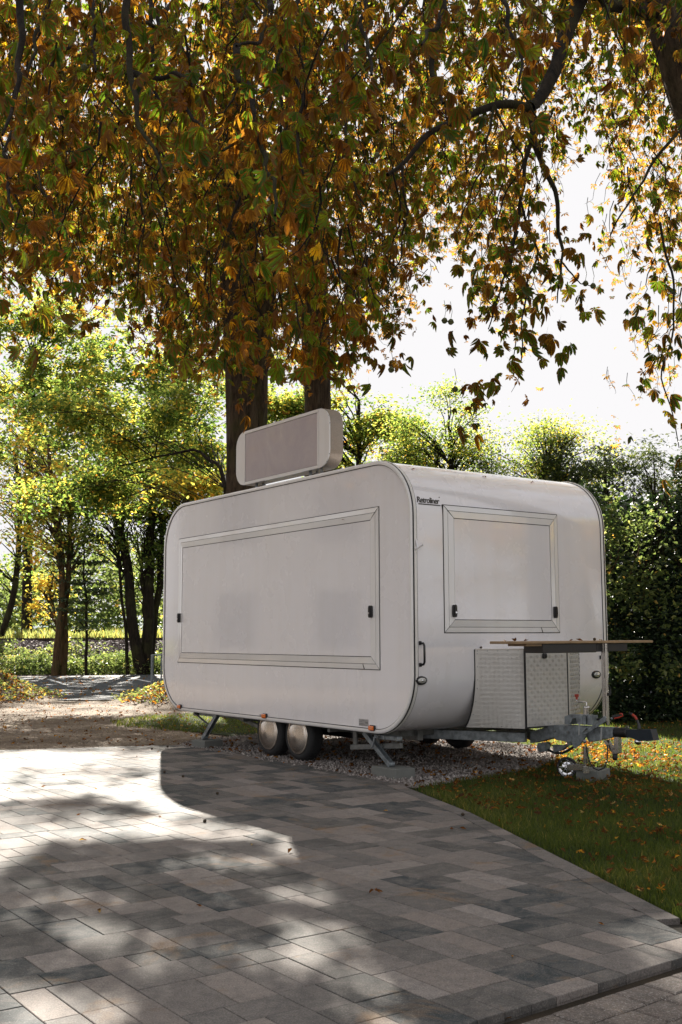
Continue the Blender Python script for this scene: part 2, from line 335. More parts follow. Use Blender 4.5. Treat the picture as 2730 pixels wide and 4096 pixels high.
# ---- leaf templates: arrays (verts (k,3), tris (t,3), edge (k)); leaf axis +X, blade in XY
def ellip_leaf(L=1.0, W=0.55, fold=0.12, droop=0.12):
    v = np.array([(0, 0, 0), (0.45*L, W/2, fold*L), (0.45*L, -W/2, fold*L), (0.5*L, 0, -0.0), (L, 0, -droop*L)]); f = np.array([(0, 3, 1), (0, 2, 3), (1, 3, 4), (3, 2, 4)])
    return v, f, np.array([0, 1, 1, 0, 0.9])
def quad_leaf(L=1.0, W=0.6, fold=0.12):
    v = np.array([(0, 0, 0), (0.5*L, W/2, fold*L), (0.5*L, -W/2, fold*L), (L, 0, 0)]); f = np.array([(0, 3, 1), (0, 2, 3)])
    return v, f, np.array([0, 1, 1, 1.0])
def leaflet(L, hi, fold, droop, curl, r):
    if not hi:
        v = [(0, 0, 0), (0.62*L, 0.225*L, 0), (0.62*L, -0.225*L, 0), (0.6*L, 0, -fold*L), (L, 0, 0)]; f = [(0, 3, 1), (0, 2, 3), (1, 3, 4), (3, 2, 4)]; e = [0, 1, 1, 0, 1]
    else:
        xs = [0.0, 0.22, 0.45, 0.66, 0.84, 1.0]; ws = [0.0, 0.06, 0.145, 0.225, 0.185, 0.0]; v = [(0, 0, 0)]; e = [0]; f = []
        for k in range(1, 5):
            j = r.uniform(0.9, 1.12); v += [(xs[k]*L, ws[k]*L*j, 0), (xs[k]*L, 0, -fold*ws[k]*L*2.5), (xs[k]*L, -ws[k]*L*r.uniform(0.9, 1.12), 0)]; e += [1, 0, 1]
        v.append((L, 0, 0)); e.append(1)
        f = [(0, 2, 1), (0, 3, 2)]
        for k in range(3):
            a = 1+3*k; f += [(a, a+1, a+4), (a, a+4, a+3), (a+1, a+2, a+5), (a+1, a+5, a+4)]
        f += [(10, 11, 13), (11, 12, 13)]
    v = np.array(v, float); x = v[:, 0]/max(L, 1e-6)
    v[:, 2] -= droop*L*x**2
    if curl: v[:, 2] += curl*np.abs(v[:, 1])*1.6; v[:, 1] *= (1-0.45*abs(curl)); v[:, 2] += curl*0.4*L*np.sin(x*5.0)*0.25
    return v, np.array(f), np.array(e, float)
def palmate(n, hi, seed, curl=0.0, droop=0.45, spread=112):
    r = np.random.default_rng(seed); V = []; Fc = []; E = []; o = 0
    for i in range(n):
        a = (i-(n-1)/2)/((n-1)/2); L = 1.0-0.42*abs(a)+r.uniform(-.06, .06); v, f, e = leaflet(L, hi, 0.35, droop*r.uniform(0.7, 1.3), curl*r.uniform(.5, 1.3), r)
        th = a*math.radians(spread)+r.uniform(-.08, .08); tip = r.uniform(-0.25, 0.25)
        c, s = math.cos(tip), math.sin(tip); v = np.stack([v[:, 0], v[:, 1]*c-v[:, 2]*s, v[:, 1]*s+v[:, 2]*c], 1)
        c, s = math.cos(th), math.sin(th); v = np.stack([v[:, 0]*c-v[:, 1]*s, v[:, 0]*s+v[:, 1]*c, v[:, 2]], 1)
        V.append(v); Fc.append(f+o); E.append(e); o += len(v)
    # petiole
    v = np.array([(0, 0.008, 0), (0, -0.008, 0), (-0.75, 0, 0.12)]); V.append(v); Fc.append(np.array([(o, o+1, o+2)])); E.append(np.array([0.2, 0.2, 0.2]))
    V = np.concatenate(V); V[:, 0] += 0.75; V[:, 2] -= 0.0
    return V, np.concatenate(Fc), np.concatenate(E)
def rot_from(dirx, roll, spin=None):
    """rows: local X -> dirx, local Z roughly up, rolled about X"""
    d = dirx/np.linalg.norm(dirx, axis=1, keepdims=True); up = np.tile(np.array([0, 0, 1.0]), (len(d), 1))
    y = np.cross(up, d); ln = np.linalg.norm(y, axis=1, keepdims=True); y = np.where(ln > 1e-4, y/np.maximum(ln, 1e-6), np.array([[0, 1.0, 0]])); z = np.cross(d, y)
    c, s = np.cos(roll)[:, None], np.sin(roll)[:, None]
    return d, y*c+z*s, z*c-y*s
def scatter(tmpls, P, size, dirx, roll, tone, dry=None, pick=None):
    """returns V,F,attrs for many template copies"""
    Vs = []; Fs = []; T = []; Eg = []; Dr = []; o = 0; n = len(P)
    if pick is None: pick = np.arange(n) % len(tmpls)
    if dry is None: dry = np.zeros(n)
    X, Y, Z = rot_from(dirx, roll)
    for k, (tv, tf, te) in enumerate(tmpls):
        m = np.where(pick == k)[0]
        if not len(m): continue
        v = (tv[None, :, 0, None]*X[m][:, None]+tv[None, :, 1, None]*Y[m][:, None]+tv[None, :, 2, None]*Z[m][:, None])*size[m][:, None, None]+P[m][:, None]
        nv = len(tv); f = (tf[None]+(np.arange(len(m))*nv)[:, None, None]+o).reshape(-1, 3)
        Vs.append(v.reshape(-1, 3)); Fs.append(f); T.append(np.repeat(tone[m], nv)); Eg.append(np.tile(te, len(m))); Dr.append(np.repeat(dry[m], nv)); o += len(m)*nv
    return np.concatenate(Vs), np.concatenate(Fs), dict(tone=np.concatenate(T), edge=np.concatenate(Eg), dry=np.concatenate(Dr))
def rand_dirs(n, zlo=-1, zhi=1, r=None):
    r = r or rng; z = r.uniform(zlo, zhi, n); a = r.uniform(0, 2*np.pi, n); q = np.sqrt(np.maximum(0, 1-z*z)); return np.stack([q*np.cos(a), q*np.sin(a), z], 1)

# which patches of ground the sun reaches: the foliage is thinner where gaps of the real crowns let the light through
def sun_gap(P, r):
    """fraction of leaves kept at P, from where their shadow lands"""
    t = P[:, 2]/S[2]; gx = P[:, 0]-S[0]*t; gy = P[:, 1]-S[1]*t
    keep = np.ones(len(P)); q = np.stack([gx, gy, np.zeros(len(P))], 1)
    n1 = vnoise(q*2.3+np.array([3.3, 7.1, 0]), 5); n2 = vnoise(q*4.6, 11)
    m = 0.6*n1+0.4*n2
    thr = np.where(gy < 4.9, np.where(gx > 0.1, 0.50, 0.57), np.where((gx > -0.9) & (gy < 8.5), 0.50, 0.55)); keep = np.where(m > thr, 0.03, keep)
    lot = (gy > 11.4) & (gy < 21) & (gx < -1.2); keep = np.where(lot, np.where((gy < 14.8) & (m < 0.62), 1.0, np.where(m < 0.33, 0.6, 0.06)), keep)
    pav = (gy > 8.4) & (gy <= 11.4) & (gx < -1.3); keep = np.where(pav, np.where(m < 0.40, 0.6, 0.05), keep)
    mid = (gy > 6.3) & (gy <= 8.4) & (gx < -0.7); keep = np.where(mid, np.where(m < 0.47, 1.0, 0.06), keep)
    lawn = (gy > 9.6) & (gy < 13.3) & (gx > 2.0) & (gx < 6); keep = np.where(lawn, 0.03, keep)
    near_l = (gy < 2.6) | (np.abs(gx) > 7); keep = np.where(near_l, 1.0, keep)
    far = (gy > 21); keep = np.where(far, np.where(m > 0.5, np.where(gy < 34, 0.10, 0.7), 1.0), keep)
    return r.random(len(P)) < keep

# ------------------------------------------------------------------ trailer frame: u along its end wall, v along its long side, origin at the near bottom corner
TO = np.array([0.5801, 8.806, 0.0]); TYAW = 2.1888
TU = np.array([math.sin(TYAW), -math.cos(TYAW), 0.0]); TV = np.array([math.cos(TYAW), math.sin(TYAW), 0.0])
TRZ = TYAW-math.pi/2
def t2w(u, v, z=0.0): return TO+TU*u+TV*v+np.array([0, 0, z])
def w2t(P): d = np.asarray(P)-TO; return np.array([d@TU, d@TV, P[2]])
def onplane(px, py, u=None, v=None):
    r = ray(px, py); C = np.array([0, 0, CAM_H]); n = TU if u is not None else TV; c = (u if u is not None else v)+n@TO
    return w2t(C+r*((c-n@C)/(n@r)))

# ------------------------------------------------------------------ the setting
def sheet(name, poly, z, m, **tags):
    b = MB(); b.add([(x, y, z) for x, y in poly], [tuple(range(len(poly)))]); return b.build(name, m, kind='structure', label=tags.pop('label', name), **tags)
def grid_sheet(name, x0, x1, y0, y1, nx, ny, zf, m, label):
    X, Y = np.meshgrid(np.linspace(x0, x1, nx), np.linspace(y0, y1, ny)); Z = zf(X, Y); V = np.stack([X.ravel(), Y.ravel(), Z.ravel()], 1)
    i = np.arange(nx*ny).reshape(ny, nx); F = np.stack([i[:-1, :-1].ravel(), i[:-1, 1:].ravel(), i[1:, 1:].ravel(), i[1:, :-1].ravel()], 1)
    return np_mesh(name, V, F, m, smooth=True, kind='structure', label=label)
b = MB(); n = 48
b.add([(600*math.cos(2*math.pi*k/n), 600*math.sin(2*math.pi*k/n), -0.10) for k in range(n)], [tuple(range(n))])
b.build('ground', M['soil'], kind='structure', label='dark bare soil under everything')
meadow = sheet('meadow', [(-300, 41.5), (300, 41.5), (400, 500), (-400, 500)], -0.02, M['meadow'], label='sunlit rough grass beyond the railway')

NE_A = math.radians(37.8); NE_P = np.array([0.90, 3.83]); NE_D = np.array([math.cos(NE_A), math.sin(NE_A)]); NE_N = np.array([math.sin(NE_A), -math.cos(NE_A)])
def near_edge(s, off=0.0): return tuple(NE_P+NE_D*s+NE_N*off)
OUT = [(-9.0, 9.93), (-1.52, 12.02), tuple(t2w(-0.15, 0.0)[:2]), (0.86, 7.32), (1.11, 6.10), (1.40, 4.64), near_edge(0.70), near_edge(-4.2), (-9.0, 1.0)]
# dirt lot: everything on the left up to the asphalt, also lies under the slabs
lot_poly = [(-30, 0.9), (-9, 0.9), near_edge(-4.2, -0.03), near_edge(0.85, -0.03), (1.5, 5.0), (1.1, 8.0), (3.0, 12.0), (1.0, 22.0), (-30, 20.4)]
dirt = sheet('dirt_lot', lot_poly, -0.030, M['dirt'], label='trodden gravelly dirt lot between paving and car park')
def lawn_z(X, Y): return -0.022+0.018*np.sin(X*1.9+0.5)*np.sin(Y*1.3)*0+0*X
lawn_poly = [near_edge(0.80, -0.01), near_edge(4.5, -0.01), (30, 12), (30, 40), (-1.2, 40), (-1.6, 22), (-2.6, 16.2), (-2.9, 15.2), (-2.0, 14.0), (-1.35, 13.2), tuple(t2w(0.2, 3.7)[:2]), tuple(t2w(-0.14, -0.1)[:2]), (0.87, 7.32), (1.12, 6.10), (1.41, 4.64)]
lawn = sheet('lawn', lawn_poly, -0.018, M['turf_soil'], label='mown lawn strewn with autumn leaves beside the paving')
gravel_poly = [tuple(t2w(u, v)[:2]) for u, v in ((-0.14, -0.17), (0.5, -0.06), (1.5, 0.14), (2.35, 0.66), (3.0, 1.1), (2.9, 4.7), (0.6, 4.5), (-0.14, 3.9))]
gravel = sheet('gravel_bed', gravel_poly, -0.012, M['gravel_base'], label='pale crushed gravel bed under the trailer')
road_poly = [(-60, 19.9), (-6.4, 20.5), (-3.8, 20.75), (1.0, 21.3), (30, 24), (60, 36.5), (-5.8, 34.3), (-10.1, 32.7), (-60, 31)]
road = sheet('car_park', road_poly, -0.012, M['asphalt'], label='grey asphalt car park crossed by dappled shade')
for k, (a, c) in enumerate((((190, 2708), (272, 2733)), ((505, 2703), (600, 2722)), ((430, 2762), (545, 2776)))):
    A, C_ = gnd(*a), gnd(*c); d = (C_-A); d /= np.linalg.norm(d); nn = np.array([-d[1], d[0], 0])*0.06
    q = [A+nn, A-nn, C_-nn, C_+nn]
    b = MB(); b.add([(p[0], p[1], -0.007) for p in q], [(0, 1, 2, 3)]); b.build('painted_line', M['road_paint'], road)
# railway embankment
def bank_z(X, Y):
    y = Y+0.06*X; t = np.clip((y-36.3)/4.2, 0, 1); h = t*t*(3-2*t)*1.02; back = np.clip((y-43.5)/2.0, 0, 1)
    q = np.stack([X.ravel()*1.7, Y.ravel()*1.7, np.zeros(X.size)], 1); q2 = q*4.0
    return h-back*1.1-0.05+(vnoise(q).reshape(X.shape)-0.5)*0.12*(h > 0.05)+(vnoise(q2).reshape(X.shape)-0.5)*0.05
bank = grid_sheet('railway_embankment', -45, 30, 33.5, 48, 320, 120, bank_z, M['ballast_stone'], 'stony ballast embankment carrying the railway')
for off, lab in ((0.0, 'rusty near rail along the top of the ballast embankment'), (1.5, 'rusty far rail behind the near rail on the embankment')):
    b = MB(); base = np.array([0, 41.0+off, 0.97])
    for k in range(-45, 30, 5):
        a = base+np.array([k, -0.06*k, 0]); c = base+np.array([k+5, -0.06*(k+5), 0])
        for w, z0, z1 in ((0.15, 0, 0.02), (0.03, 0.02, 0.12), (0.075, 0.12, 0.16)):
            b.bar(a+np.array([0, 0, (z0+z1)/2]), c+np.array([0, 0, (z0+z1)/2]), w, z1-z0)
    b.build('rail', M['rail_rust'], label=lab, category='railway rail')
# distant wooded hill
def hill_z(X, Y): return 24*np.exp(-((X+150)/200)**2)*np.exp(-((Y-560)/90)**2)+6*np.sin(X*0.02)-6
grid_sheet('hill', -500, 400, 420, 700, 60, 16, hill_z, M['hill_haze'], 'haze-tinted blue wooded hill on the horizon')

# ---- paving
def clip_convex(poly, out, inset=0.0):
    n = len(out)
    for i in range(n):
        a = np.array(out[i]); c = np.array(out[(i+1) % n]); d = (c-a)/np.linalg.norm(c-a); nn = np.array([d[1], -d[0]])   # clockwise outline: inside = right side
        off = inset[i] if hasattr(inset, '__len__') else inset
        res = []; m = len(poly)
        for j in range(m):
            p, q = np.array(poly[j]), np.array(poly[(j+1) % m]); sp, sq = (p-a)@nn-off, (q-a)@nn-off
            if sp >= 0: res.append(tuple(p))
            if (sp >= 0) != (sq >= 0): res.append(tuple(p+(q-p)*sp/(sp-sq)))
        poly = res
        if len(poly) < 3: return []
    # drop near-duplicate points
    r = [p for j, p in enumerate(poly) if math.dist(p, poly[j-1]) > 0.004]
    return r if len(r) >= 3 else []
def parea(p): return 0.5*sum(p[i][0]*p[(i+1) % len(p)][1]-p[(i+1) % len(p)][0]*p[i][1] for i in range(len(p)))
def inset_poly(p, d):
    n = len(p); r = []
    for i in range(n):
        a, b_, c = np.array(p[i-1]), np.array(p[i]), np.array(p[(i+1) % n])
        d1 = (b_-a)/max(np.linalg.norm(b_-a), 1e-6); d2 = (c-b_)/max(np.linalg.norm(c-b_), 1e-6)
        n1 = np.array([-d1[1], d1[0]]); n2 = np.array([-d2[1], d2[0]]); m = n1+n2; L = max(m@m, 0.5); r.append(tuple(b_+m*(2*d/L)))
    return r
def stone_geo(poly, top=0.0, depth=0.06, gap=0.0014, bev=0.0022):
    if parea(poly) < 0: poly = poly[::-1]
    a = inset_poly(poly, gap); c = inset_poly(poly, gap+bev)
    if abs(parea(a)) < 4e-4: return None
    n = len(a); v = [(x, y, -depth) for x, y in a]+[(x, y, top-bev*0.8) for x, y in a]+[(x, y, top) for x, y in c]
    f = [(i, (i+1) % n, n+(i+1) % n, n+i) for i in range(n)]+[(n+i, n+(i+1) % n, 2*n+(i+1) % n, 2*n+i) for i in range(n)]+[tuple(range(2*n, 3*n))]
    return v, f
def t2w2(u, v): return tuple(t2w(u, v)[:2])
pr = random.Random(5); slabs = []
insets = [0.0]*len(OUT)
for i in (1, 2, 3, 4): insets[i] = 0.112
u = -7.2
while u < 4.0:
    wcol = 0.36; v = -9.5+pr.uniform(-0.3, 0)
    while v < 9:
        L = pr.choice((0.31, 0.23, 0.155, 0.31)) if True else 0
        split = pr.choice(((0.15, 0.21), (0.21, 0.15), (0.26, 0.10), (0.10, 0.26), (0.18, 0.18), (0.36,) if L < 0.3 else (0.21, 0.15), (0.12, 0.12, 0.12)))
        uu = u
        for w in split:
            Ls = [(v, L)]
            if L == 0.31 and w > 0.19 and pr.random() < 0.25: Ls = [(v, 0.155), (v+0.155, 0.155)]
            for vv, l in Ls:
                q = [t2w2(uu, vv), t2w2(uu+w, vv), t2w2(uu+w, vv+l), t2w2(uu, vv+l)]
                p = clip_convex(q, OUT, insets)
                if p and abs(parea(p)) > 0.0012: slabs.append(dict(poly=p, full=abs(abs(parea(p))-w*l) < 1e-6, size=(w, l), tone=None, uv=(uu, vv)))
            uu += w
        v += L
    u += wcol
# edging courses along gravel and lawn
for i in (1, 2, 3, 4):
    a, c = np.array(OUT[i]), np.array(OUT[i+1]); d = c-a; L = np.linalg.norm(d); d /= L; nn = np.array([d[1], -d[0]]); s = 0.0
    while s < L-0.02:
        l = min(pr.choice((0.18, 0.24, 0.30)), L-s); l = L-s if L-s-l < 0.06 else l
        q = [tuple(a+d*s), tuple(a+d*(s+l)), tuple(a+d*(s+l)+nn*0.11), tuple(a+d*s+nn*0.11)]
        slabs.append(dict(poly=q, full=False, size=None, tone=pr.uniform(0.3, 0.9) if i > 1 else pr.uniform(0.1, 0.6))); s += l
for s_ in slabs:
    c = np.mean(s_['poly'], axis=0); s_['c'] = c
    if s_['tone'] is None:
        x = pr.random(); dk = 0.17+0.20*float(np.clip((c[1]-6.0)/5, 0, 1)); s_['tone'] = pr.uniform(0.0, 0.17) if x < dk else pr.uniform(0.24, 1.0)  # dark slabs, with extra toward the back imitating the shade by the trailer
    px, py = project(np.array([[c[0], c[1], 0]])); px, py = px[0], py[0]
    vis = -150 < px < 2880 and 2900 < py < 4300 and c[1] > 2.5
    s_['pix'] = abs(parea(s_['poly']))/max(c[1], .5)**3 if vis else 0
    s_['vis'] = vis
slabs = [s for s in slabs if s['vis'] or s['c'][1] > 2.0]
slabs.sort(key=lambda s: -s['pix'])
bed = sheet('pavement', [(x, y) for x, y in OUT][::-1], -0.026, M['joint_sand'], label='patio of grey multi-format concrete slabs in front of the trailer')
cache = {}
for s_ in slabs[:300]:
    top = pr.uniform(-0.0012, 0.0012)
    if s_['full']:
        if s_['size'] not in cache:
            w, l = s_['size']; v, f = stone_geo([(-w/2, -l/2), (w/2, -l/2), (w/2, l/2), (-w/2, l/2)]); me = bpy.data.meshes.new('paving_stone'); me.from_pydata(v, [], f); me.update(); cache[s_['size']] = me
        o = link('paving_stone', cache[s_['size']], M['paving_slab'], bed); o.location = (s_['c'][0], s_['c'][1], top); o.rotation_euler = (pr.gauss(0, 0.0012), pr.gauss(0, 0.0012), TRZ)
    else:
        g = stone_geo(s_['poly'], top)
        if not g: continue
        b = MB(); b.add(*g); o = b.build('paving_stone', M['paving_slab'], bed)
    o.color = (s_['tone'], 0, 0, 1)
b = MB(); tn = []
for s_ in slabs[300:]:
    g = stone_geo(s_['poly'], pr.uniform(-0.0012, 0.0012))
    if g: b.add(*g); tn += [s_['tone']]*len(g[0])
o = b.build('paving_stones', M['paving_slab_far'], bed, kind='stuff')
a_ = o.data.attributes.new('tone', 'FLOAT', 'POINT'); a_.data.foreach_set('value', np.array(tn, np.float32))
# old pavers beyond the gap, lower
op = sheet('old_pavement', [near_edge(-2.5, -0.02), near_edge(-2.5, 2.2), near_edge(3.0, 2.2), near_edge(3.0, -0.02)], -0.034, M['soil'], label='older worn brown pavers across the soil gap at the lower right')
cache = None; k = 0
for row in range(9):
    s = -1.6+(row % 2)*0.075+pr.uniform(-.01, .01)
    while s < 1.7:
        off0 = 0.072+row*0.137
        if cache is None:
            v, f = stone_geo([(-.0765, -.0685), (.0765, -.0685), (.0765, .0685), (-.0765, .0685)], 0.0, 0.05, 0.003, 0.006); cache = bpy.data.meshes.new('paver'); cache.from_pydata(v, [], f); cache.update()
        p = near_edge(s+0.0765, off0+0.0685); px, py = project(np.array([[p[0], p[1], -.03]]))
        if -200 < px[0] < 2900 and 3700 < py[0] < 4350:
            o = link('paver', cache, M['old_paver'], op); o.location = (p[0], p[1], -0.010+pr.uniform(-.002, .002)); o.rotation_euler = (pr.gauss(0, .006), pr.gauss(0, .006), NE_A+pr.gauss(0, .006)); o.color = (pr.random(), 0, 0, 1)
        s += 0.153

# ------------------------------------------------------------------ trailer
W, L, Z0, H, RR = 2.3255, 4.525, 0.36, 2.655, 0.49
trailer = empty('food_trailer', tuple(TO), TRZ, label='white rounded food sales trailer with closed hatches parked on gravel', category='trailer')
def rr_path(v0, v1, z0, z1, r, n=14):
    P = []
    for cx, cz, a0 in ((v1-r, z1-r, 0), (v0+r, z1-r, 90), (v0+r, z0+r, 180), (v1-r, z0+r, 270)):
        for k in range(n+1):
            a = R(a0+90*k/n); P.append((cx+r*math.cos(a), cz+r*math.sin(a), math.cos(a), math.sin(a)))
    return P
PATH = rr_path(0, L, Z0, H, RR)
def sweep(profile, closed=True, path=PATH, smooth=True):
    b = MB(); m = len(profile); n = len(path); v = [(pu, p[0]+p[2]*pn, p[1]+p[3]*pn) for p in path for pu, pn in profile]; f = []
    for i in range(n):
        j = (i+1) % n
        for k in range(m if closed else m-1):
            l = (k+1) % m; f.append((i*m+k, j*m+k, j*m+l, i*m+l))
    return b.add(v, f, smooth)
def capface(b, u, off=0.0, flip=False):
    v = [(u, p[0]+p[2]*off, p[1]+p[3]*off) for p in PATH]; idx = tuple(range(len(v))); return b.add(v, [idx[::-1] if flip else idx])
def fix_normals(o):
    import bmesh
    bm = bmesh.new(); bm.from_mesh(o.data); bmesh.ops.recalc_face_normals(bm, faces=bm.faces); bm.to_mesh(o.data); bm.free(); return o
def edge_smooth(o, ang=35):
    me = o.data; me.polygons.foreach_set('use_smooth', [True]*len(me.polygons)); me.set_sharp_from_angle(angle=math.radians(ang)) if hasattr(me, 'set_sharp_from_angle') else None; return o
b = sweep([(0.045, 0), (0.6, 0), (1.2, 0), (1.8, 0), (W-0.045, 0)], closed=False); capface(b, W-0.045, 0, True)
body = edge_smooth(fix_normals(b.build('body', M['white_paint'], trailer)), 30)
b = MB(); capface(b, -0.002, -0.0); capface(b, 0.04, -0.0, True); fix_normals(b.build('side_panel', M['white_paint'], trailer))
for side in (0, 1):
    def U(x): return x if side == 0 else W-x
    def tr(name, prof, m): o = fix_normals(sweep([(U(a), c) for a, c in prof]).build(name, m, trailer)); return edge_smooth(o, 40)
    tr('edge_trim', [(-0.012, -0.026), (-0.013, -0.012), (-0.012, 0.0), (-0.007, 0.006), (0.0, 0.007), (0.0, -0.026)], M['white_frame'])
    tr('panel_seal', [(-0.006, -0.032), (-0.006, -0.026), (0.0, -0.026), (0.0, -0.032)], M['black_rubber'])
    tr('edge_seal', [(0.0, -0.002), (0.0, 0.0062), (0.006, 0.0085), (0.014, 0.0085), (0.016, 0.006), (0.016, -0.002)], M['black_rubber'])
    tr('corner_rail', [(0.016, -0.002), (0.017, 0.007), (0.024, 0.010), (0.030, 0.006), (0.038, 0.009), (0.044, 0.006), (0.044, -0.002)], M['alu_trim'])
    tr('corner_seal', [(0.044, -0.002), (0.044, 0.0045), (0.049, 0.0045), (0.049, -0.002)], M['black_rubber'])

def hatch(name, mp, a0, a1, b0, b1, latches, tick):
    """mp(a,b,n) -> trailer coordinates; a to the right seen from outside"""
    def poly(bm, pts, n0, n1):
        m = len(pts); v = [mp(x, y, n0) for x, y in pts]+[mp(x, y, n) for (x, y), n in zip(pts, n1)]
        bm.add(v, [tuple(range(m-1, -1, -1)), tuple(range(m, 2*m))]+[(i, (i+1) % m, m+(i+1) % m, m+i) for i in range(m)])
    fw = 0.104
    b = MB(); g = 0.006; poly(b, [(a0+fw+g, b0+fw+g), (a1-fw-g, b0+fw+g), (a1-fw-g, b1-fw-g), (a0+fw+g, b1-fw-g)], -0.02, [0.012]*4)
    h = fix_normals(b.build(name, M['white_paint'], trailer))
    b = MB(); e = 0.005; poly(b, [(a0-e, b0-e), (a1+e, b0-e), (a1+e, b1+e), (a0-e, b1+e)], -0.02, [0.0022]*4); fix_normals(b.build('hatch_seal', M['black_rubber'], h))
    def corner(i, d): return [(a0+d, b0+d), (a1-d, b0+d), (a1-d, b1-d), (a0+d, b1-d)][i]
    for i in range(4):
        b = MB(); top = (i == 2)
        def shr(p, q, t):
            d = np.array(q)-np.array(p); d = d/np.linalg.norm(d); return tuple(np.array(p)+d*t)
        o0, o1, m0, m1 = corner(i, 0.002), corner((i+1) % 4, 0.002), corner(i, 0.044), corner((i+1) % 4, 0.044)
        n0, n1, i0, i1 = corner(i, 0.048), corner((i+1) % 4, 0.048), corner(i, fw), corner((i+1) % 4, fw)
        t = 0.004
        hgt = 0.014 if top else 0.009
        poly(b, [shr(o0, o1, t), shr(o1, o0, t), shr(m1, m0, t), shr(m0, m1, t)], -0.01, [0.006, 0.006, hgt, hgt])
        poly(b, [shr(n0, n1, t), shr(n1, n0, t), shr(i1, i0, t), shr(i0, i1, t)], -0.01, [hgt, hgt, 0.016, 0.016])
        fix_normals(b.build('hatch_frame', M['white_frame'], h))
    # drain notch in the lower frame
    b = MB(); poly(b, [(tick, b0+0.002), (tick+0.006, b0+0.002), (tick-0.014, b0+0.046), (tick-0.020, b0+0.046)], 0.0, [0.0105]*4); b.build('hatch_notch', M['black_rubber'], h)
    for x, y in latches:
        b = MB(); w, hh = 0.017, 0.052
        pts = []
        for k in range(16):
            a = 2*math.pi*k/16; cx = math.copysign(abs(math.cos(a))**0.5, math.cos(a))*w; cz = math.copysign(abs(math.sin(a))**0.5, math.sin(a))*hh; pts.append((x+cx, y+cz))
        poly(b, pts, 0.008, [0.040]*16)
        poly(b, [(x+(px-x)*0.75, y+(py-y)*0.86) for px, py in pts], 0.040, [0.045]*16)
        lt = fix_normals(b.build('latch', M['black_plastic'], h))
        b2 = MB(); b2.lathe(mp(x, y-0.012, 0.045), np.array(mp(0, 0, 1))-np.array(mp(0, 0, 0)), [(0.008, 0), (0.008, 0.003), (0.0, 0.003)], 12)
        lt.data.materials.append(M['chrome']); nb = len(lt.data.polygons)
        me = lt.data; import bmesh
        bm = bmesh.new(); bm.from_mesh(me); off = len(bm.faces); vs = [bm.verts.new(p) for p in b2.v]
        for q in b2.f:
            try: ff = bm.faces.new([vs[i] for i in q]); ff.material_index = 1
            except ValueError: pass
        bm.to_mesh(me); bm.free()
    return h
side_map = lambda a, b_, n: (-0.002-n, -a, b_)         # a = -v
hatch('serving_hatch', side_map, -4.157, -0.439, 0.884, 2.262, [(-4.095, 1.374), (-0.534, 1.371)], -0.655)
end_map = lambda a, b_, n: (a, -n, b_)
hatch('end_hatch', end_map, 0.336, 1.697, 1.191, 2.256, [(0.428, 1.370), (1.625, 1.371)], 1.474)

# lettering on the end wall
def lettering(txt, u0, u1, z0, z1):
    cu = bpy.data.curves.new('lettering', 'FONT'); cu.body = txt; cu.shear = 0.18; cu.offset = 0.018; cu.extrude = 0.01; cu.space_character = 0.90
    to = bpy.data.objects.new('lettering', cu); COL.objects.link(to); bpy.context.view_layer.update()
    me = bpy.data.meshes.new_from_object(to.evaluated_get(bpy.context.evaluated_depsgraph_get())); COL.objects.unlink(to); bpy.data.objects.remove(to)
    co = np.array([v.co for v in me.vertices]); lo, hi = co.min(0), co.max(0)
    for v in me.vertices:
        x = (v.co.x-lo[0])/(hi[0]-lo[0]); y = (v.co.y-lo[1])/(hi[1]-lo[1]); v.co = (u0+x*(u1-u0), -curve_n(z0+y*(z1-z0))-0.0005-(0.003 if v.co.z > 0 else 0), z0+y*(z1-z0))
    me.materials.clear(); o = link('lettering', me, M['letter_dark'], trailer); return o
def curve_n(z):   # outward offset of the end wall at height z (negative v = outward)
    return -(RR-math.sqrt(max(RR*RR-max(z-(H-RR), 0)**2, 0))) if z > H-RR else 0.0
lettering('Retroliner', 0.066, 0.312, 2.262, 2.312)
b = MB()
for dz, (ua, ub) in ((0.0, (0.076, 0.314)),):
    z = 2.246; b.box((ua, -curve_n(z)-0.004, z), (ub, -curve_n(z)+0.0, z+0.008), None, 0.0018)
b.build('lettering_underline', M['letter_dark'], trailer)
b = MB(); b.lathe((0.318, -curve_n(2.318)-0.002, 2.322), (0, -1, 0), [(0.005, 0), (0.005, 0.001), (0.0, 0.001)], 10); b.build('trademark_dot', M['letter_dark'], trailer)

# grab handle, lights, flag holder, fittings on the end wall
b = MB(); b.tube([(0.072, -0.002, 1.108), (0.078, -0.035, 1.104), (0.074, -0.052, 1.085), (0.072, -0.055, 1.02), (0.074, -0.052, 0.955), (0.078, -0.035, 0.936), (0.072, -0.002, 0.932)], 0.0095, 10)
for z in (1.108, 0.932): b.box((0.057, -0.006, z-0.016), (0.087, 0.002, z+0.016), None, 0.003)
b.build('grab_handle', M['black_plastic'], trailer)
for u_ in (0.078, 2.165):
    b = MB(); c = (u_, 0.004, 0.806); Mx = Matrix.Diagonal((1.0, 1, 0.62, 1)); pts = []
    b.lathe((0, 0, 0), (0, -1, 0), [(0.060, 0.0), (0.060, 0.010), (0.052, 0.016), (0.040, 0.018), (0.0, 0.018)], 24); b.v = [(c[0]+x, c[1]+y, c[2]+z*0.60) for x, y, z in b.v]
    lh = b.build('front_light', M['black_rubber'], trailer)
    b = MB(); b.lathe((0, 0, 0), (0, -1, 0), [(0.043, 0.015), (0.040, 0.022), (0.024, 0.026), (0.0, 0.027)], 20); b.v = [(c[0]+x, c[1]+y, c[2]+z*0.55) for x, y, z in b.v]; b.build('lens', M['clear_lens'], lh)
    b = MB(); b.lathe((c[0], -0.022, c[2]), (0, -1, 0), [(0.010, 0), (0.008, 0.006), (0.0, 0.007)], 12); b.build('bulb', M['chrome'], lh)
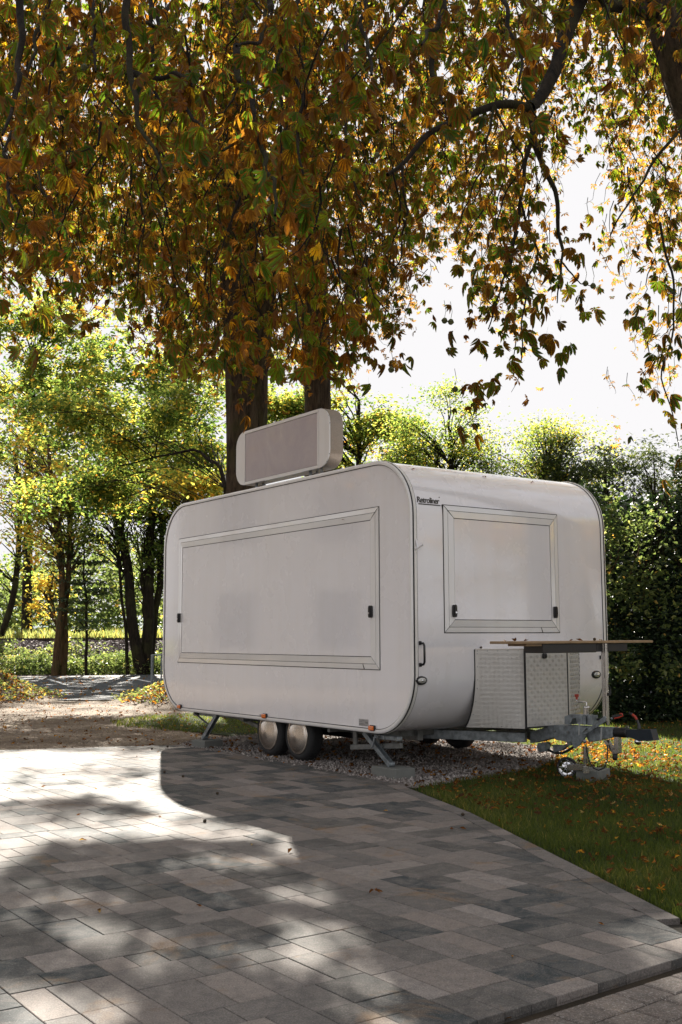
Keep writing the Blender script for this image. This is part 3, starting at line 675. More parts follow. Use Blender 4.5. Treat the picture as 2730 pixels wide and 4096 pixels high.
b = MB(); b.box((0.010, -0.005, 1.848), (0.056, 0.0, 1.957), None, 0.0015)
b.bar((0.033, -0.006, 1.952), (0.033, -0.030, 1.872), 0.008, 0.010)
hd = b.build('flag_holder', M['white_paint'], trailer)
b = MB(); b.tube([(0.030, -0.008, 1.872), (0.046, -0.030, 1.888), (0.066, -0.056, 1.908)], 0.011, 14, cap=False); b.tube([(0.0662, -0.0562, 1.9082), (0.046, -0.030, 1.888)], 0.008, 12, cap=False); b.build('holder_tube', M['white_paint'], hd)
b = MB()
for x in (0.016, 0.050):
    for z in (1.856, 1.949): b.lathe((x, -0.005, z), (0, -1, 0), [(0.003, 0), (0.003, 0.002), (0, 0.002)], 8)
b.build('screw', M['galvanised'], hd)
b = MB(); b.box((2.215, -0.022, 0.945), (2.245, 0.0, 0.98), None, 0.004); b.build('rubber_stop', M['black_rubber'], trailer)

# side markers, plate, tail light on the long side
for v_, z_ in ((4.077, 0.398), (2.275, 0.398), (0.541, 0.396)):
    b = MB(); b.box((-0.020, v_-0.040, z_-0.024), (-0.002, v_+0.040, z_+0.024), None, 0.007); ml = b.build('side_marker', M['black_plastic'], trailer)
    b = MB(); b.box((-0.034, v_-0.036, z_-0.020), (-0.0195, v_+0.036, z_+0.020), None, 0.007); b.build('orange_lens', M['orange_lens'], ml)
b = MB(); b.box((-0.0045, 0.607, 0.404), (-0.0021, 0.742, 0.462)); pl = b.build('type_plate', M['sticker_silver'], trailer)
b = MB()
for z_, a, c in ((0.454, 0.66, 0.70), (0.447, 0.635, 0.72), (0.440, 0.69, 0.735), (0.436, 0.612, 0.645), (0.430, 0.612, 0.66), (0.424, 0.67, 0.735), (0.418, 0.65, 0.735), (0.411, 0.625, 0.735)): b.box((-0.0052, a, z_-0.0009), (-0.0044, c, z_+0.0009))
b.box((-0.0052, 0.614, 0.431), (-0.0044, 0.650, 0.4345)); b.build('print', M['print_dark'], pl)
b = MB(); b.box((-0.0045, 2.335, 0.385), (-0.0021, 2.385, 0.408)); b.build('small_plate', M['sticker_silver'], trailer)
b = MB(); b.lathe((0, 0, 0), (0, 1, 0), [(0.052, -0.002), (0.050, 0.014), (0.035, 0.024), (0.0, 0.028)], 20); b.v = [(0.045+x*0.55, 4.525+y, 1.915+z) for x, y, z in b.v]; tl_ = b.build('marker_lamp', M['black_plastic'], trailer)
b = MB(); b.lathe((0.045, 4.55, 1.905), (0, 1, 0), [(0.016, 0), (0.013, 0.01), (0, 0.012)], 12); b.build('lens', M['red_lens'], tl_)

# wheels
def wheel(v_, face_u, sgn):
    ax = (-sgn, 0, 0); c = (face_u, v_, 0.232); r = 0.235
    b = MB(); b.lathe(c, ax, [(0.172, -0.02), (0.176, -0.004), (0.188, 0.0), (0.212, -0.004), (0.228, -0.018), (0.235, -0.035), (0.2355, -0.075), (0.235, -0.115), (0.226, -0.140), (0.19, -0.150), (0.165, -0.14)], 48)
    t = b.build('wheel', M['tyre_rubber'], trailer)
    b = MB()
    for k in range(40):
        a = 2*math.pi*k/40; d = Vector((0, math.cos(a), math.sin(a))); tt = Vector((0, -math.sin(a), math.cos(a)))
        for off in (-0.052, -0.098): b.obox(Vector(c)+d*0.2355+Vector((-sgn*off, 0, 0)), tt, (1, 0, 0), d, 0.012, 0.017, 0.003)
    b.build('tread_block', M['tyre_rubber'], t, kind='stuff')
    b = MB(); b.lathe(c, ax, [(0.172, -0.006), (0.173, 0.002), (0.166, 0.006), (0.160, 0.003), (0.155, 0.006), (0.10, 0.018), (0.05, 0.026), (0.012, 0.030), (0.0, 0.031)], 64)
    h = b.build('hub_cap', M['hub_metal'], t)
for v_ in (1.874, 2.402):
    wheel(v_, 0.105, 1); wheel(v_, W-0.105, -1)

# chassis
g = M['galvanised_dull']
for u_ in (0.52, W-0.52):
    b = MB(); b.box((u_-0.03, 0.55, 0.262), (u_+0.03, 4.15, 0.352), None, 0.004); b.build('chassis_rail', g, trailer)
    s_ = 1 if u_ < 1 else -1
    b = MB(); b.bar((u_, 1.0, 0.302), (1.22-s_*0.07, -0.10, 0.302), 0.06, 0.082, bev=0.004); b.build('drawbar_arm', M['galvanised'], trailer)
for v_ in (0.62, 1.35, 2.9, 3.95):
    b = MB(); b.box((0.10, v_-0.02, 0.30), (W-0.10, v_+0.02, 0.352), None, 0.003); b.build('cross_member', g, trailer)
b = MB(); b.tube([(0.18, 2.138, 0.235), (W-0.18, 2.138, 0.235)], 0.035, 12); b.box((0.26, 1.80, 0.19), (0.33, 2.48, 0.30), None, 0.005); b.box((W-0.33, 1.80, 0.19), (W-0.26, 2.48, 0.30), None, 0.005)
b.build('axle', g, trailer)
b = MB(); b.box((0.55, 1.6, 0.20), (1.0, 2.8, 0.35), None, 0.01); b.build('water_tank', M['black_plastic'], trailer)
# side brace by the near leg and the far one
b = MB(); b.bar((0.16, 1.08, 0.185), (0.16, 0.36, 0.255), 0.03, 0.045, bev=0.003); b.bar((0.16, 1.02, 0.20), (0.16, 1.02, 0.345), 0.05, 0.012); b.bar((0.2, 0.74, 0.23), (0.2, 0.74, 0.33), 0.04, 0.01); b.build('side_brace', g, trailer)
b = MB(); b.bar((0.22, 3.25, 0.335), (0.22, 2.66, 0.235), 0.03, 0.04, bev=0.003); b.build('side_brace', g, trailer)

def support_leg(top, foot, hinge, link0, link1):
    top, foot = Vector(top), Vector(foot); b = MB(); d = (foot-top).normalized(); sd = Vector((1, 0, 0)); up = d.cross(sd).normalized(); w = 0.021; Lh = (foot-top).length/2; c = (top+foot)/2
    b.obox(c+up*(-0.020), d, sd, up, Lh, w, 0.0022); b.obox(c+sd*w, d, sd, up, Lh, 0.0022, 0.021); b.obox(c-sd*w, d, sd, up, Lh, 0.0022, 0.021)
    lg = b.build('support_leg', M['galvanised'], trailer)
    b = MB(); b.tube([foot+Vector((-0.028, 0, 0)), foot+Vector((0.028, 0, 0))], 0.022, 16); b.build('foot_roller', M['galvanised'], lg)
    b = MB(); b.bar(link0, link1, 0.026, 0.008, bev=0.001); b.tube([Vector(link1)+Vector((-0.03, 0, 0)), Vector(link1)+Vector((0.03, 0, 0))], 0.011, 10); b.build('leg_strut', g, lg)
    b = MB(); h = Vector(hinge); b.obox(h, (0, 1, 0), (1, 0, 0), (0, 0, 1), 0.16, 0.028, 0.017, 0.003); b.tube([h+Vector((-0.034, 0.02, -0.002)), h+Vector((-0.024, 0.02, -0.002))], 0.016, 12)
    b.build('leg_bracket', M['galvanised'], lg)
    return lg
lg = support_leg((0.085, 0.775, 0.340), (0.13, 0.475, 0.094), (0.10, 0.47, 0.318), (0.16, 0.345, 0.300), (0.16, 0.60, 0.235))
b = MB(); b.tube([(0.055, 0.545, 0.318), (0.048, 0.585, 0.312), (0.046, 0.600, 0.27), (0.046, 0.618, 0.235), (0.05, 0.640, 0.222)], [0.012, 0.012, 0.010, 0.010, 0.008], 8); b.build('leg_hook', M['galvanised'], lg)
support_leg((0.06, 3.34, 0.352), (0.03, 3.575, 0.094), (0.09, 3.60, 0.335), (0.06, 3.86, 0.335), (0.06, 3.50, 0.215))

# storage box with tread plate
P1, P2, P3, P4 = (0.668, 0.0), (0.935, -0.30), (1.463, -0.30), (1.905, -0.03)
ZB0, ZB1 = 0.398, 1.050
b = MB()
def wallcut(p0, p1, n=18):
    """left side runs on under the rounded end of the body"""
    d = np.array(p0)-np.array(p1); d = d/abs(d[1]); v = []; 
    for k in range(n+1):
        z = ZB0+(ZB1-ZB0)*k/n; vv = RR-math.sqrt(max(RR*RR-max(Z0+RR-z, 0)**2, 0)); vv *= 0.36; q = np.array(p0)+np.array([-0.2*vv if p0[0] < 1 else 0.0, vv]); v.append((q[0], q[1], z))
    return v
LW = wallcut(P1, P2); RW = wallcut(P4, P3); n_ = len(LW)
def col_(p): return [(p[0], p[1], ZB0+(ZB1-ZB0)*k/(n_-1)) for k in range(n_)]
# slightly rounded front-left corner
cols = [LW]
for t in (0.55, 0.8, 0.93):
    cols.append([(a[0]+(P2[0]-a[0])*t, a[1]+(P2[1]-a[1])*t, a[2]) for a in LW])
cols += [col_((P2[0]+0.015, P2[1]-0.012)), col_((P2[0]+0.045, P2[1]-0.018)), col_((P3[0]-0.02, P3[1]-0.018)), col_((P3[0]+0.015, P3[1]-0.008))]
cols += [[(P3[0]+(a[0]-P3[0])*0.3, P3[1]+(a[1]-P3[1])*0.3, a[2]) for a in RW], RW]
vv = [p for c in cols for p in c]; ff = [(i*n_+k, (i+1)*n_+k, (i+1)*n_+k+1, i*n_+k+1) for i in range(len(cols)-1) for k in range(n_-1)]
b.add(vv, ff, False); b.add([c[-1] for c in cols], [tuple(range(len(cols)))]); b.add([c[0] for c in cols], [tuple(range(len(cols)-1, -1, -1))])
sbox = fix_normals(b.build('storage_box', M['tread_metal'], trailer))
b = MB(); b.box((P2[0]+0.006, -0.326, ZB0+0.012), (P3[0]-0.03, -0.314, ZB1-0.012), None, 0.004); door = b.build('box_door', M['tread_metal'], sbox)
b = MB()
def frame_strip(u0, u1, z0, z1, y0, y1, t):
    b.box((u0-t, y0, z0-t), (u0, y1, z1+t)); b.box((u1, y0, z0-t), (u1+t, y1, z1+t)); b.box((u0, y0, z1), (u1, y1, z1+t)); b.box((u0, y0, z0-t), (u1, y1, z0))
frame_strip(P2[0]+0.006, P3[0]-0.03, ZB0+0.012, ZB1-0.012, -0.3255, -0.312, 0.012); b.build('door_seal', M['black_rubber'], sbox)
b = MB(); b.box((1.128, -0.348, 0.972), (1.178, -0.326, 1.018), None, 0.008); b.lathe((1.160, -0.348, 0.995), (0, -1, 0), [(0.010, 0), (0.010, 0.004), (0, 0.004)], 12); b.build('door_lock', M['black_plastic'], door)
for W_, dx in ((LW, -0.004), (RW, 0.002)): b = MB(); b.tube([(a[0]+dx, a[1]+0.002, a[2]) for a in W_], 0.007, 6); b.build('box_seal', M['black_rubber'], sbox)
b = MB(); cc = [c[-1] for c in cols]
for i in range(len(cc)-1): b.bar((cc[i][0], cc[i][1]-0.002, ZB1+0.003), (cc[i+1][0], cc[i+1][1]-0.002, ZB1+0.003), 0.016, 0.006)
b.build('box_lip', M['steel_bright'], sbox)
# raised tread bars: groups of short bars, alternate directions
def tread(ax0, du, wdt, nrm, zlo, zhi, skip=None):
    b = MB(); ax0 = np.array(ax0); du = np.array(du); nrm = np.array(nrm); p = 0.037; ny = int((zhi-zlo)/p); nx = int(wdt/p); up = np.array([0, 0, 1.0])
    for i in range(nx):
        for j in range(ny):
            c = ax0+du*((i+0.5)*p)+up*(zlo+(j+0.5)*p); s = 1 if (i+j) % 2 else -1; d = (du*s+up)*0.7071; e = (du-up*s)*0.7071
            if skip is not None and skip(c): continue
            for k in (-1, 0, 1): b.obox(c+e*k*0.0085+nrm*0.0006, d, e, nrm, 0.0145-0.003*abs(k), 0.0016, 0.0018)
    return b
tread((P2[0]+0.012, -0.326, 0), (1, 0, 0), P3[0]-P2[0]-0.045, (0, -1, 0), ZB0+0.018, ZB1-0.018, lambda c: abs(c[0]-1.153) < 0.035 and abs(c[2]-0.995) < 0.035).build('tread_pattern', M['tread_metal'], sbox, kind='stuff')
dl = np.array([P1[0]-P2[0], P1[1]-P2[1], 0]); dl /= np.linalg.norm(dl); nl = np.array([-abs(dl[1]), -abs(dl[0]), 0.0])
def underwall(c):
    z = c[2]; vv = 0.36*(RR-math.sqrt(max(RR*RR-max(Z0+RR-z, 0)**2, 0))); return c[1] > vv-0.014
tread((P2[0]+nl[0]*0.004, P2[1]+nl[1]*0.004, 0), dl, 0.405, nl, ZB0+0.004, ZB1-0.01, underwall).build('tread_pattern', M['tread_metal'], sbox, kind='stuff')
dr = np.array([P4[0]-P3[0], P4[1]-P3[1], 0]); wr = np.linalg.norm(dr); dr /= wr; nr_ = np.array([dr[1], -dr[0], 0.0])
tread((P3[0]+0.012, P3[1]-0.004, 0), dr, wr-0.02, nr_, ZB0+0.004, ZB1-0.01).build('tread_pattern', M['tread_metal'], sbox, kind='stuff')
b = MB()
for z in np.arange(ZB0+0.03, ZB1, 0.10):
    k = (z-ZB0)/(ZB1-ZB0)*(n_-1); i = int(k); a = LW[i]; b.lathe(np.array(a)+nl*0.001-dl*0.02, nl, [(0.004, 0), (0.003, 0.002), (0, 0.0025)], 8)
for t in np.linspace(0.1, 0.95, 5): q = np.array([P2[0], P2[1], ZB1-0.012])+dl*0.40*t+nl*0.001; b.lathe(q, nl, [(0.004, 0), (0.003, 0.002), (0, 0.0025)], 8)
for t in np.linspace(0.05, 0.95, 5): q = np.array([P2[0], P2[1], ZB0+0.012])+dl*0.38*t+nl*0.001; b.lathe(q, nl, [(0.004, 0), (0.003, 0.002), (0, 0.0025)], 8)
for u_ in np.linspace(1.03, 1.40, 3): b.lathe((u_, -0.3265, ZB0+0.03), (0, -1, 0), [(0.004, 0), (0.003, 0.002), (0, 0.0025)], 8)
b.build('rivet', M['galvanised'], sbox, kind='stuff')

# drawbar head, coupling, jockey wheel: everything lies about the plane u = UD
UD = 1.22
def q3(x, y, du=0.0): p = onplane(1800+x/1.7422, 2500+y/1.7422, u=UD+du); return np.array(p)
def q9(x, y, du=0.0): p = onplane(2150+x/3.136, 2700+y/3.136, u=UD+du); return np.array(p)
def plate(b, pts, u0, u1):
    """pts: list of (x,y) pixels in the q9 view -> prism across u"""
    P = [q9(*p) for p in pts]; n = len(P); v = [(u0, p[1], p[2]) for p in P]+[(u1, p[1], p[2]) for p in P]
    b.add(v, [tuple(range(n-1, -1, -1)), tuple(range(n, 2*n))]+[(i, (i+1) % n, n+(i+1) % n, n+i) for i in range(n)]); return b
G = M['galvanised']; GD = M['galvanised_dull']
b = MB(); plate(b, [(-60, 730), (0, 712), (190, 655), (255, 648), (262, 790), (190, 812), (20, 855), (-60, 870)], UD-0.045, UD+0.045); fix_normals(b.build('drawbar_riser', G, trailer))
b = MB(); plate(b, [(252, 642), (640, 668), (655, 690), (500, 852), (440, 858), (268, 828), (252, 800)], UD-0.056, UD+0.056); head = fix_normals(b.build('overrun_housing', G, trailer))
b = MB()
for x, y in ((268, 720), (432, 732), (575, 855)): b.lathe(q9(x, y)+np.array([-0.060-UD+UD, 0, 0]), (-1, 0, 0), [(0.013, 0), (0.013, 0.004), (0.009, 0.004), (0.009, 0.011), (0.0, 0.012)], 6, smooth=False)
b.v = [(x if True else 0, y, z) for x, y, z in b.v]; b.build('bolt', M['galvanised_dull'], head)
b = MB(); plate(b, [(640, 668), (965, 682), (968, 800), (800, 838), (668, 862), (640, 800)], UD-0.036, UD+0.036); fix_normals(b.build('overrun_tube', G, trailer))
# bellows
A, C_ = q9(962, 745), q9(1128, 752); b = MB(); d = C_-A; Lb = np.linalg.norm(d); prof = [(0.0, 0)]+[(0.034+(0.006 if k % 2 else 0), Lb*k/12) for k in range(13)]+[(0.0, Lb)]
b.lathe(A, d, prof, 24); b.build('bellows', M['black_rubber'], trailer)
b = MB(); plate(b, [(1120, 712), (1340, 708), (1380, 850), (1300, 856), (1180, 815), (1128, 805)], UD-0.024, UD+0.024)
plate(b, [(1290, 712), (1440, 708), (1478, 848), (1382, 858), (1340, 712)], UD-0.036, UD+0.036); cp = fix_normals(b.build('coupling_head', M['coupling_paint'], trailer))
b = MB(); b.lathe(q9(1245, 862), (0, 0, 1), [(0.0, -0.026), (0.014, -0.023), (0.024, -0.013), (0.026, 0.0), (0.022, 0.014), (0.012, 0.022), (0.010, 0.04)], 20); b.build('coupling_ball', M['chrome'], cp)
b = MB(); pts = [q9(1262, 700), q9(1262, 655), q9(1240, 600), q9(1205, 545), q9(1165, 515), q9(1140, 512)]; b.tube(pts, [0.015, 0.011, 0.009, 0.010, 0.011, 0.008], 10); ch = b.build('coupling_handle', M['black_plastic'], cp)
b = MB(); b.tube([q9(1235, 588, -0.004), q9(1210, 548, -0.004), q9(1180, 525, -0.004)], 0.010, 8); b.build('handle_grip', M['red_plastic'], ch)
# brake lever
b = MB(); plate(b, [(655, 735), (915, 535), (938, 560), (932, 600), (668, 768), (650, 760)], UD-0.085, UD-0.075); plate(b, [(500, 830), (640, 740), (668, 790), (600, 890), (530, 940), (505, 880)], UD-0.080, UD-0.066); lv = fix_normals(b.build('brake_lever', G, trailer))
b = MB(); b.lathe(q9(578, 853, -0.08), (-1, 0, 0), [(0.017, 0), (0.017, 0.006), (0.010, 0.006), (0.009, 0.016), (0, 0.016)], 12); b.lathe(q9(918, 572, -0.085), (-1, 0, 0), [(0.010, 0), (0.010, 0.004), (0, 0.004)], 12); b.build('lever_pivot', G, lv)
b = MB(); b.tube([q9(925, 555, -0.07), q9(975, 545, -0.05), q9(1040, 535, -0.04)], [0.016, 0.015, 0.013], 10); b.build('lever_grip', M['black_rubber'], lv)
b = MB(); b.tube([q9(950, 572, -0.07), q9(1020, 556, -0.055), q9(1058, 540, -0.05), q9(1050, 515, -0.05), q9(1020, 512, -0.05)], 0.006, 8); b.build('grip_release', M['red_plastic'], lv)
# jockey clamp, tube, crank
b = MB(); plate(b, [(378, 540), (450, 512), (560, 520), (600, 530), (600, 640), (540, 640), (525, 560), (480, 562), (445, 640), (378, 632)], UD-0.05, UD+0.05); plate(b, [(600, 520), (640, 520), (640, 645), (600, 645)], UD-0.045, UD+0.045); plate(b, [(655, 530), (704, 530), (704, 650), (655, 650)], UD-0.04, UD+0.04); fix_normals(b.build('jockey_clamp', G, trailer))
b = MB(); b.tube([q9(602, 420), q9(602, 640)], 0.026, 18); b.lathe(q9(602, 415), (0, 0, 1), [(0.028, -0.01), (0.028, 0.0), (0.0, 0.004)], 18); b.tube([q9(592, 930), q9(592, 1130)], 0.0215, 16); jt = b.build('jockey_tube', M['steel_bright'], trailer)
b = MB(); b.tube([q9(602, 410), q9(602, 368), q9(596, 362), q9(500, 360), q9(482, 352), q9(480, 330)], 0.006, 8); b.build('crank', M['steel_bright'], jt)
b = MB(); kz = q9(481, 330); b.lathe(kz, (0, 0, 1), [(0.0, 0), (0.009, 0.0), (0.009, 0.02), (0.0175, 0.022), (0.0175, 0.044), (0.0, 0.045)], 8, smooth=False); b.build('crank_knob', M['red_plastic'], jt)
# wheel fork and jockey wheel, wheel turned to face the paving
wc = q9(352, 1180, -0.02); camt = np.array([*(w2t(np.array([0, 0, 0.2])))[:2], 0.10]); wa = camt-wc; wa[2] = 0; wa /= np.linalg.norm(wa); ws = np.cross(wa, [0, 0, 1])
foot = q9(592, 1180)
b = MB()
for s_ in (0.022, -0.030): b.bar(wc+wa*s_+np.array([0, 0, 0]), foot+wa*s_, 0.005, 0.046)
b.bar(foot-np.array([0, 0, 0.02])-wa*0.035, foot-np.array([0, 0, 0.02])+wa*0.03, 0.05, 0.05); b.bar(q9(440, 1205), q9(625, 1225), 0.05, 0.006)
b.build('wheel_fork', M['steel_bright'], jt)
b = MB(); rj = 0.082; b.lathe(wc, wa, [(0.068, 0.016), (0.074, 0.018), (rj, 0.008), (rj, -0.022), (0.076, -0.03), (0.05, -0.03)], 36); b.build('jockey_wheel_tyre', M['tyre_rubber'], jt)
b = MB(); b.lathe(wc, wa, [(0.073, 0.019), (0.070, 0.014), (0.066, 0.012), (0.060, 0.004), (0.034, 0.002), (0.028, 0.010), (0.014, 0.012), (0.012, 0.022), (0.0, 0.024)], 36)
for k in range(8):
    a = 2*math.pi*k/8; dd = ws*math.cos(a)+np.array([0, 0, 1])*math.sin(a); b.obox(wc+dd*0.046+wa*0.006, dd, np.cross(dd, wa), wa, 0.018, 0.005, 0.004, 0.0015)
b.build('jockey_wheel_rim', M['chrome'], jt)
# strut bracket with rubber pad under the tube
b = MB(); plate(b, [(825, 848), (865, 840), (965, 975), (962, 805), (1018, 800), (1022, 1000), (1000, 1010), (945, 1010)], UD-0.02, UD+0.02); br = fix_normals(b.build('tube_bracket', M['steel_bright'], trailer))
b = MB(); b.lathe(q9(955, 1010), (0, 0, -1), [(0.0, 0), (0.022, 0.0), (0.020, 0.02), (0.023, 0.03), (0.016, 0.052), (0, 0.054)], 14); b.build('rubber_pad', M['black_rubber'], br)
# hanging brake gear on the left
b = MB(); plate(b, [(20, 870), (120, 860), (110, 975), (40, 985), (5, 930)], UD-0.03, UD+0.03); plate(b, [(375, 850), (430, 855), (430, 905), (378, 905)], UD-0.02, UD+0.02); plate(b, [(190, 895), (370, 905), (300, 965), (200, 990)], UD-0.015, UD+0.02); fix_normals(b.build('brake_linkage', G, trailer))
b = MB(); b.tube([q9(90, 700), q9(100, 850), q9(160, 900), q9(250, 935), q9(330, 900), q9(420, 880), q9(520, 900)], 0.005, 6); b.tube([q9(120, 960), q9(200, 1000), q9(300, 1000), q9(400, 950), q9(480, 890)], 0.011, 8)
b.tube([q9(590, 900, -.06), q9(608, 1000, -.07), q9(640, 1120, -.08), q9(690, 1195, -.09), q9(750, 1220, -.09), q9(820, 1190, -.08), q9(855, 1110, -.06), q9(865, 1000, -.04), q9(862, 900, -.03)], 0.0055, 8)
b.tube([q9(700, 590, .03), q9(780, 575, .03), q9(840, 570, .04), q9(860, 590, .05)], 0.008, 8); b.tube([q9(948, 815), q9(944, 900), q9(950, 960)], 0.0035, 6)
b.build('brake_cable', M['black_rubber'], trailer)
b = MB(); b.tube([q9(1138, 800), q9(1130, 850), q9(1105, 900), q9(1060, 935), q9(1010, 930), q9(930, 880), q9(850, 850)], 0.0016, 5); b.tube([q9(755, 855), q9(720, 905), q9(660, 940), q9(600, 945)], 0.0016, 5); b.tube([q9(1035, 850), q9(1030, 890), q9(1000, 915), q9(985, 910)], 0.0025, 5)
b.tube([q9(1085, 690), q9(1100, 668), q9(1125, 670), q9(1135, 692)], 0.002, 5); b.build('safety_wire', M['steel_bright'], trailer)
b = MB()
for x, y0, y1 in ((512, 632, 800), (790, 680, 840)):
    P = [q9(x, y0, -0.059), q9(x-8, y1, -0.059)]; b.bar(P[0], P[1], 0.004, 0.011, up=(0, 1, 0))
b.obox(q9(512, 632, -0.05), (1, 0, 0), (0, 1, 0), (0, 0, 1), 0.014, 0.008, 0.005); b.build('cable_tie', M['grey_tie'], trailer)

# roof sign
SV0, SV1, SZ0, SZ1, SU0, SU1 = 1.335, 3.08, 2.745, 3.315, 0.12, 0.265
spath = rr_path(SV0, SV1, SZ0, SZ1, 0.165, 10)
b = sweep([(SU0, 0), (SU0, 0.0), (SU1, 0.0)], closed=False, path=spath); v = [(SU1, p[0], p[1]) for p in spath]; b.add(v, [tuple(range(len(v)))]); v = [(SU0+0.004, p[0], p[1]) for p in spath]; b.add(v, [tuple(range(len(v)))])
sign = edge_smooth(fix_normals(b.build('roof_sign', M['sign_case'], trailer)), 30)
fv0, fv1 = 1.512, 2.893
def sgn_poly(name, pts, u0, u1, m):
    n = len(pts); bb = MB(); bb.add([(u0, p[0], p[1]) for p in pts]+[(u1, p[0], p[1]) for p in pts], [tuple(range(n)), tuple(range(2*n-1, n-1, -1))]+[(i, (i+1) % n, n+(i+1) % n, n+i) for i in range(n)]); return fix_normals(bb.build(name, m, sign))
for lo, hi in ((SV0, fv0), (fv1, SV1)):
    pts = [(min(max(p[0]+p[2]*-0.002, lo), hi), p[1]+p[3]*-0.002) for p in spath]; q = []
    for p in pts:
        if not q or math.dist(p, q[-1]) > 1e-4: q.append(p)
    # keep only the outline on this side
    q = [p for p in q if lo-1e-6 <= p[0] <= hi+1e-6]
    q2 = []
    for p in q:
        if not any(math.dist(p, r) < 1e-4 for r in q2): q2.append(p)
    cx = sum(p[0] for p in q2)/len(q2); cz = (SZ0+SZ1)/2; q2.sort(key=lambda p: math.atan2(p[1]-cz, p[0]-(lo+hi)/2))
    sgn_poly('sign_cap', q2, SU0-0.012, SU0+0.002, M['white_frame'])
sgn_poly('sign_panel', [(fv0+0.032, SZ0+0.034), (fv1-0.005, SZ0+0.034), (fv1-0.005, SZ1-0.034), (fv0+0.032, SZ1-0.034)], SU0-0.008, SU0+0.003, M['sign_face'])
bb = MB()
for lo, hi in (((fv0+0.004, SZ0), (fv1-0.002, SZ0+0.030)), ((fv0+0.004, SZ1-0.030), (fv1-0.002, SZ1)), ((fv0+0.004, SZ0+0.031), (fv0+0.028, SZ1-0.031))): bb.box((SU0-0.014, lo[0], lo[1]), (SU0+0.003, hi[0], hi[1]), None, 0.002)
bb.build('sign_frame', M['white_frame'], sign)
bb = MB(); 
for p in spath[::3]: bb.lathe((SU0-0.008, p[0]+p[2]*0.001, p[1]+p[3]*0.001), (0, p[2], p[3]), [(0.005, 0), (0.004, 0.004), (0, 0.005)], 6)
bb.build('sign_screw', M['galvanised'], sign, kind='stuff')
for v_ in (1.72, 2.72):
    bb = MB(); bb.bar((0.13, v_-0.03, 2.63), (0.16, v_+0.01, 2.80), 0.028, 0.014); bb.bar((0.24, v_-0.03, 2.63), (0.22, v_+0.01, 2.80), 0.028, 0.014); bb.box((0.08, v_-0.05, 2.652), (0.32, v_+0.03, 2.668)); bb.build('sign_post', G, sign)
bb = MB(); bb.box((0.10, 1.36, 2.655), (0.20, 1.50, 2.685), None, 0.005); bb.tube([(0.15, 1.53, 2.65), (0.15, 1.53, 2.74)], 0.018, 10); bb.box((0.14, 3.02, 2.655), (0.22, 3.16, 2.69), None, 0.004); bb.build('cable_gland', GD, sign)

# concrete blocks
def block(name_lab, c, ex, ey, hx, hy, h):
    b = MB(); b.box((-hx, -hy, -0.02), (hx, hy, h), None, 0.004); o = b.build('concrete_block', M['concrete_block'], label=name_lab, category='concrete block', group='concrete blocks under the trailer supports')
    o.location = c; o.rotation_euler = (0, 0, math.atan2(ex[1], ex[0])); return o
c = t2w(0.155, 0.475); block('grey concrete block under the near support leg beside the lawn corner', tuple(c), TU, TV, 0.105, 0.165, 0.072)
c = t2w(0.055, 3.56); block('grey concrete block under the far support leg left of the wheels', tuple(c), TU+TV*0.2, TV, 0.125, 0.11, 0.072)
c = t2w(1.37, -0.64); block('grey concrete block on the grass under the jockey wheel stand', tuple(c), t2w(1.57, -0.63)-t2w(1.32, -0.72), TV, 0.135, 0.095, 0.072)

# counter board standing on the drawbar
tb = empty('counter_table', tuple(t2w(0.86, -0.72, 1.1)), TRZ, label='long thin wooden counter board on a metal leg above the drawbar', category='table')
def tl3(p): return (p[0]-0.86, p[1]+0.72, p[2]-1.1)
VT = -0.97
e0, e1 = onplane(2052, 2566, v=VT), onplane(2611, 2574, v=VT); VD = 0.26
uq = lambda px: onplane(px, 2600, v=VT+0.02)[0]; zt = 1.122
b = MB(); b.box(tl3((e0[0], VT, zt-0.02)), tl3((e1[0], VT+VD, zt)), None, 0.003); b.build('tabletop', M['timber'], tb)
b = MB(); b.box(tl3((uq(2170), VT+0.02, zt-0.092)), tl3((uq(2384), VT+VD-0.03, zt-0.0205)), None, 0.004); b.box(tl3((uq(2396), VT+0.05, zt-0.088)), tl3((uq(2520), VT+VD-0.05, zt-0.0205)), None, 0.004); b.build('folding_frame', M['black_plastic'], tb)
b = MB(); b.box(tl3((uq(2103), VT+0.02, zt-0.038)), tl3((uq(2166), VT+VD-0.04, zt-0.0205)), None, 0.002); b.build('batten', M['timber'], tb)
lp = onplane(2418, 2700, v=VT+0.03)
b = MB(); b.box(tl3((lp[0]-0.010, VT+0.012, 0.455)), tl3((lp[0]+0.014, VT+0.030, zt-0.021)), None, 0.002); b.box(tl3((lp[0]-0.016, VT+0.030, 0.50)), tl3((lp[0]-0.010, VT+0.055, zt-0.021)), None, 0.001); b.build('leg', M['steel_bright'], tb)
b = MB()
for z in (zt-0.04, zt-0.06): b.lathe(tl3((lp[0]+0.002, VT+0.012, z)), (0, -1, 0), [(0.003, 0), (0.003, 0.002), (0, 0.002)], 8)
b.build('screw', M['black_plastic'], tb)
lz = onplane(2430, 2785, v=VT)[2]
b = MB(); b.box(tl3((lp[0]-0.004, VT-0.002, lz-0.012)), tl3((lp[0]+0.026, VT+0.034, lz+0.012)), None, 0.002); b.tube([tl3((lp[0]+0.026, VT+0.01, lz)), tl3((lp[0]+0.034, VT+0.01, lz+0.02)), tl3((lp[0]+0.026, VT+0.01, lz+0.055)), tl3((lp[0]+0.018, VT+0.01, lz+0.068))], 0.006, 8); b.build('leg_clamp', M['black_plastic'], tb)

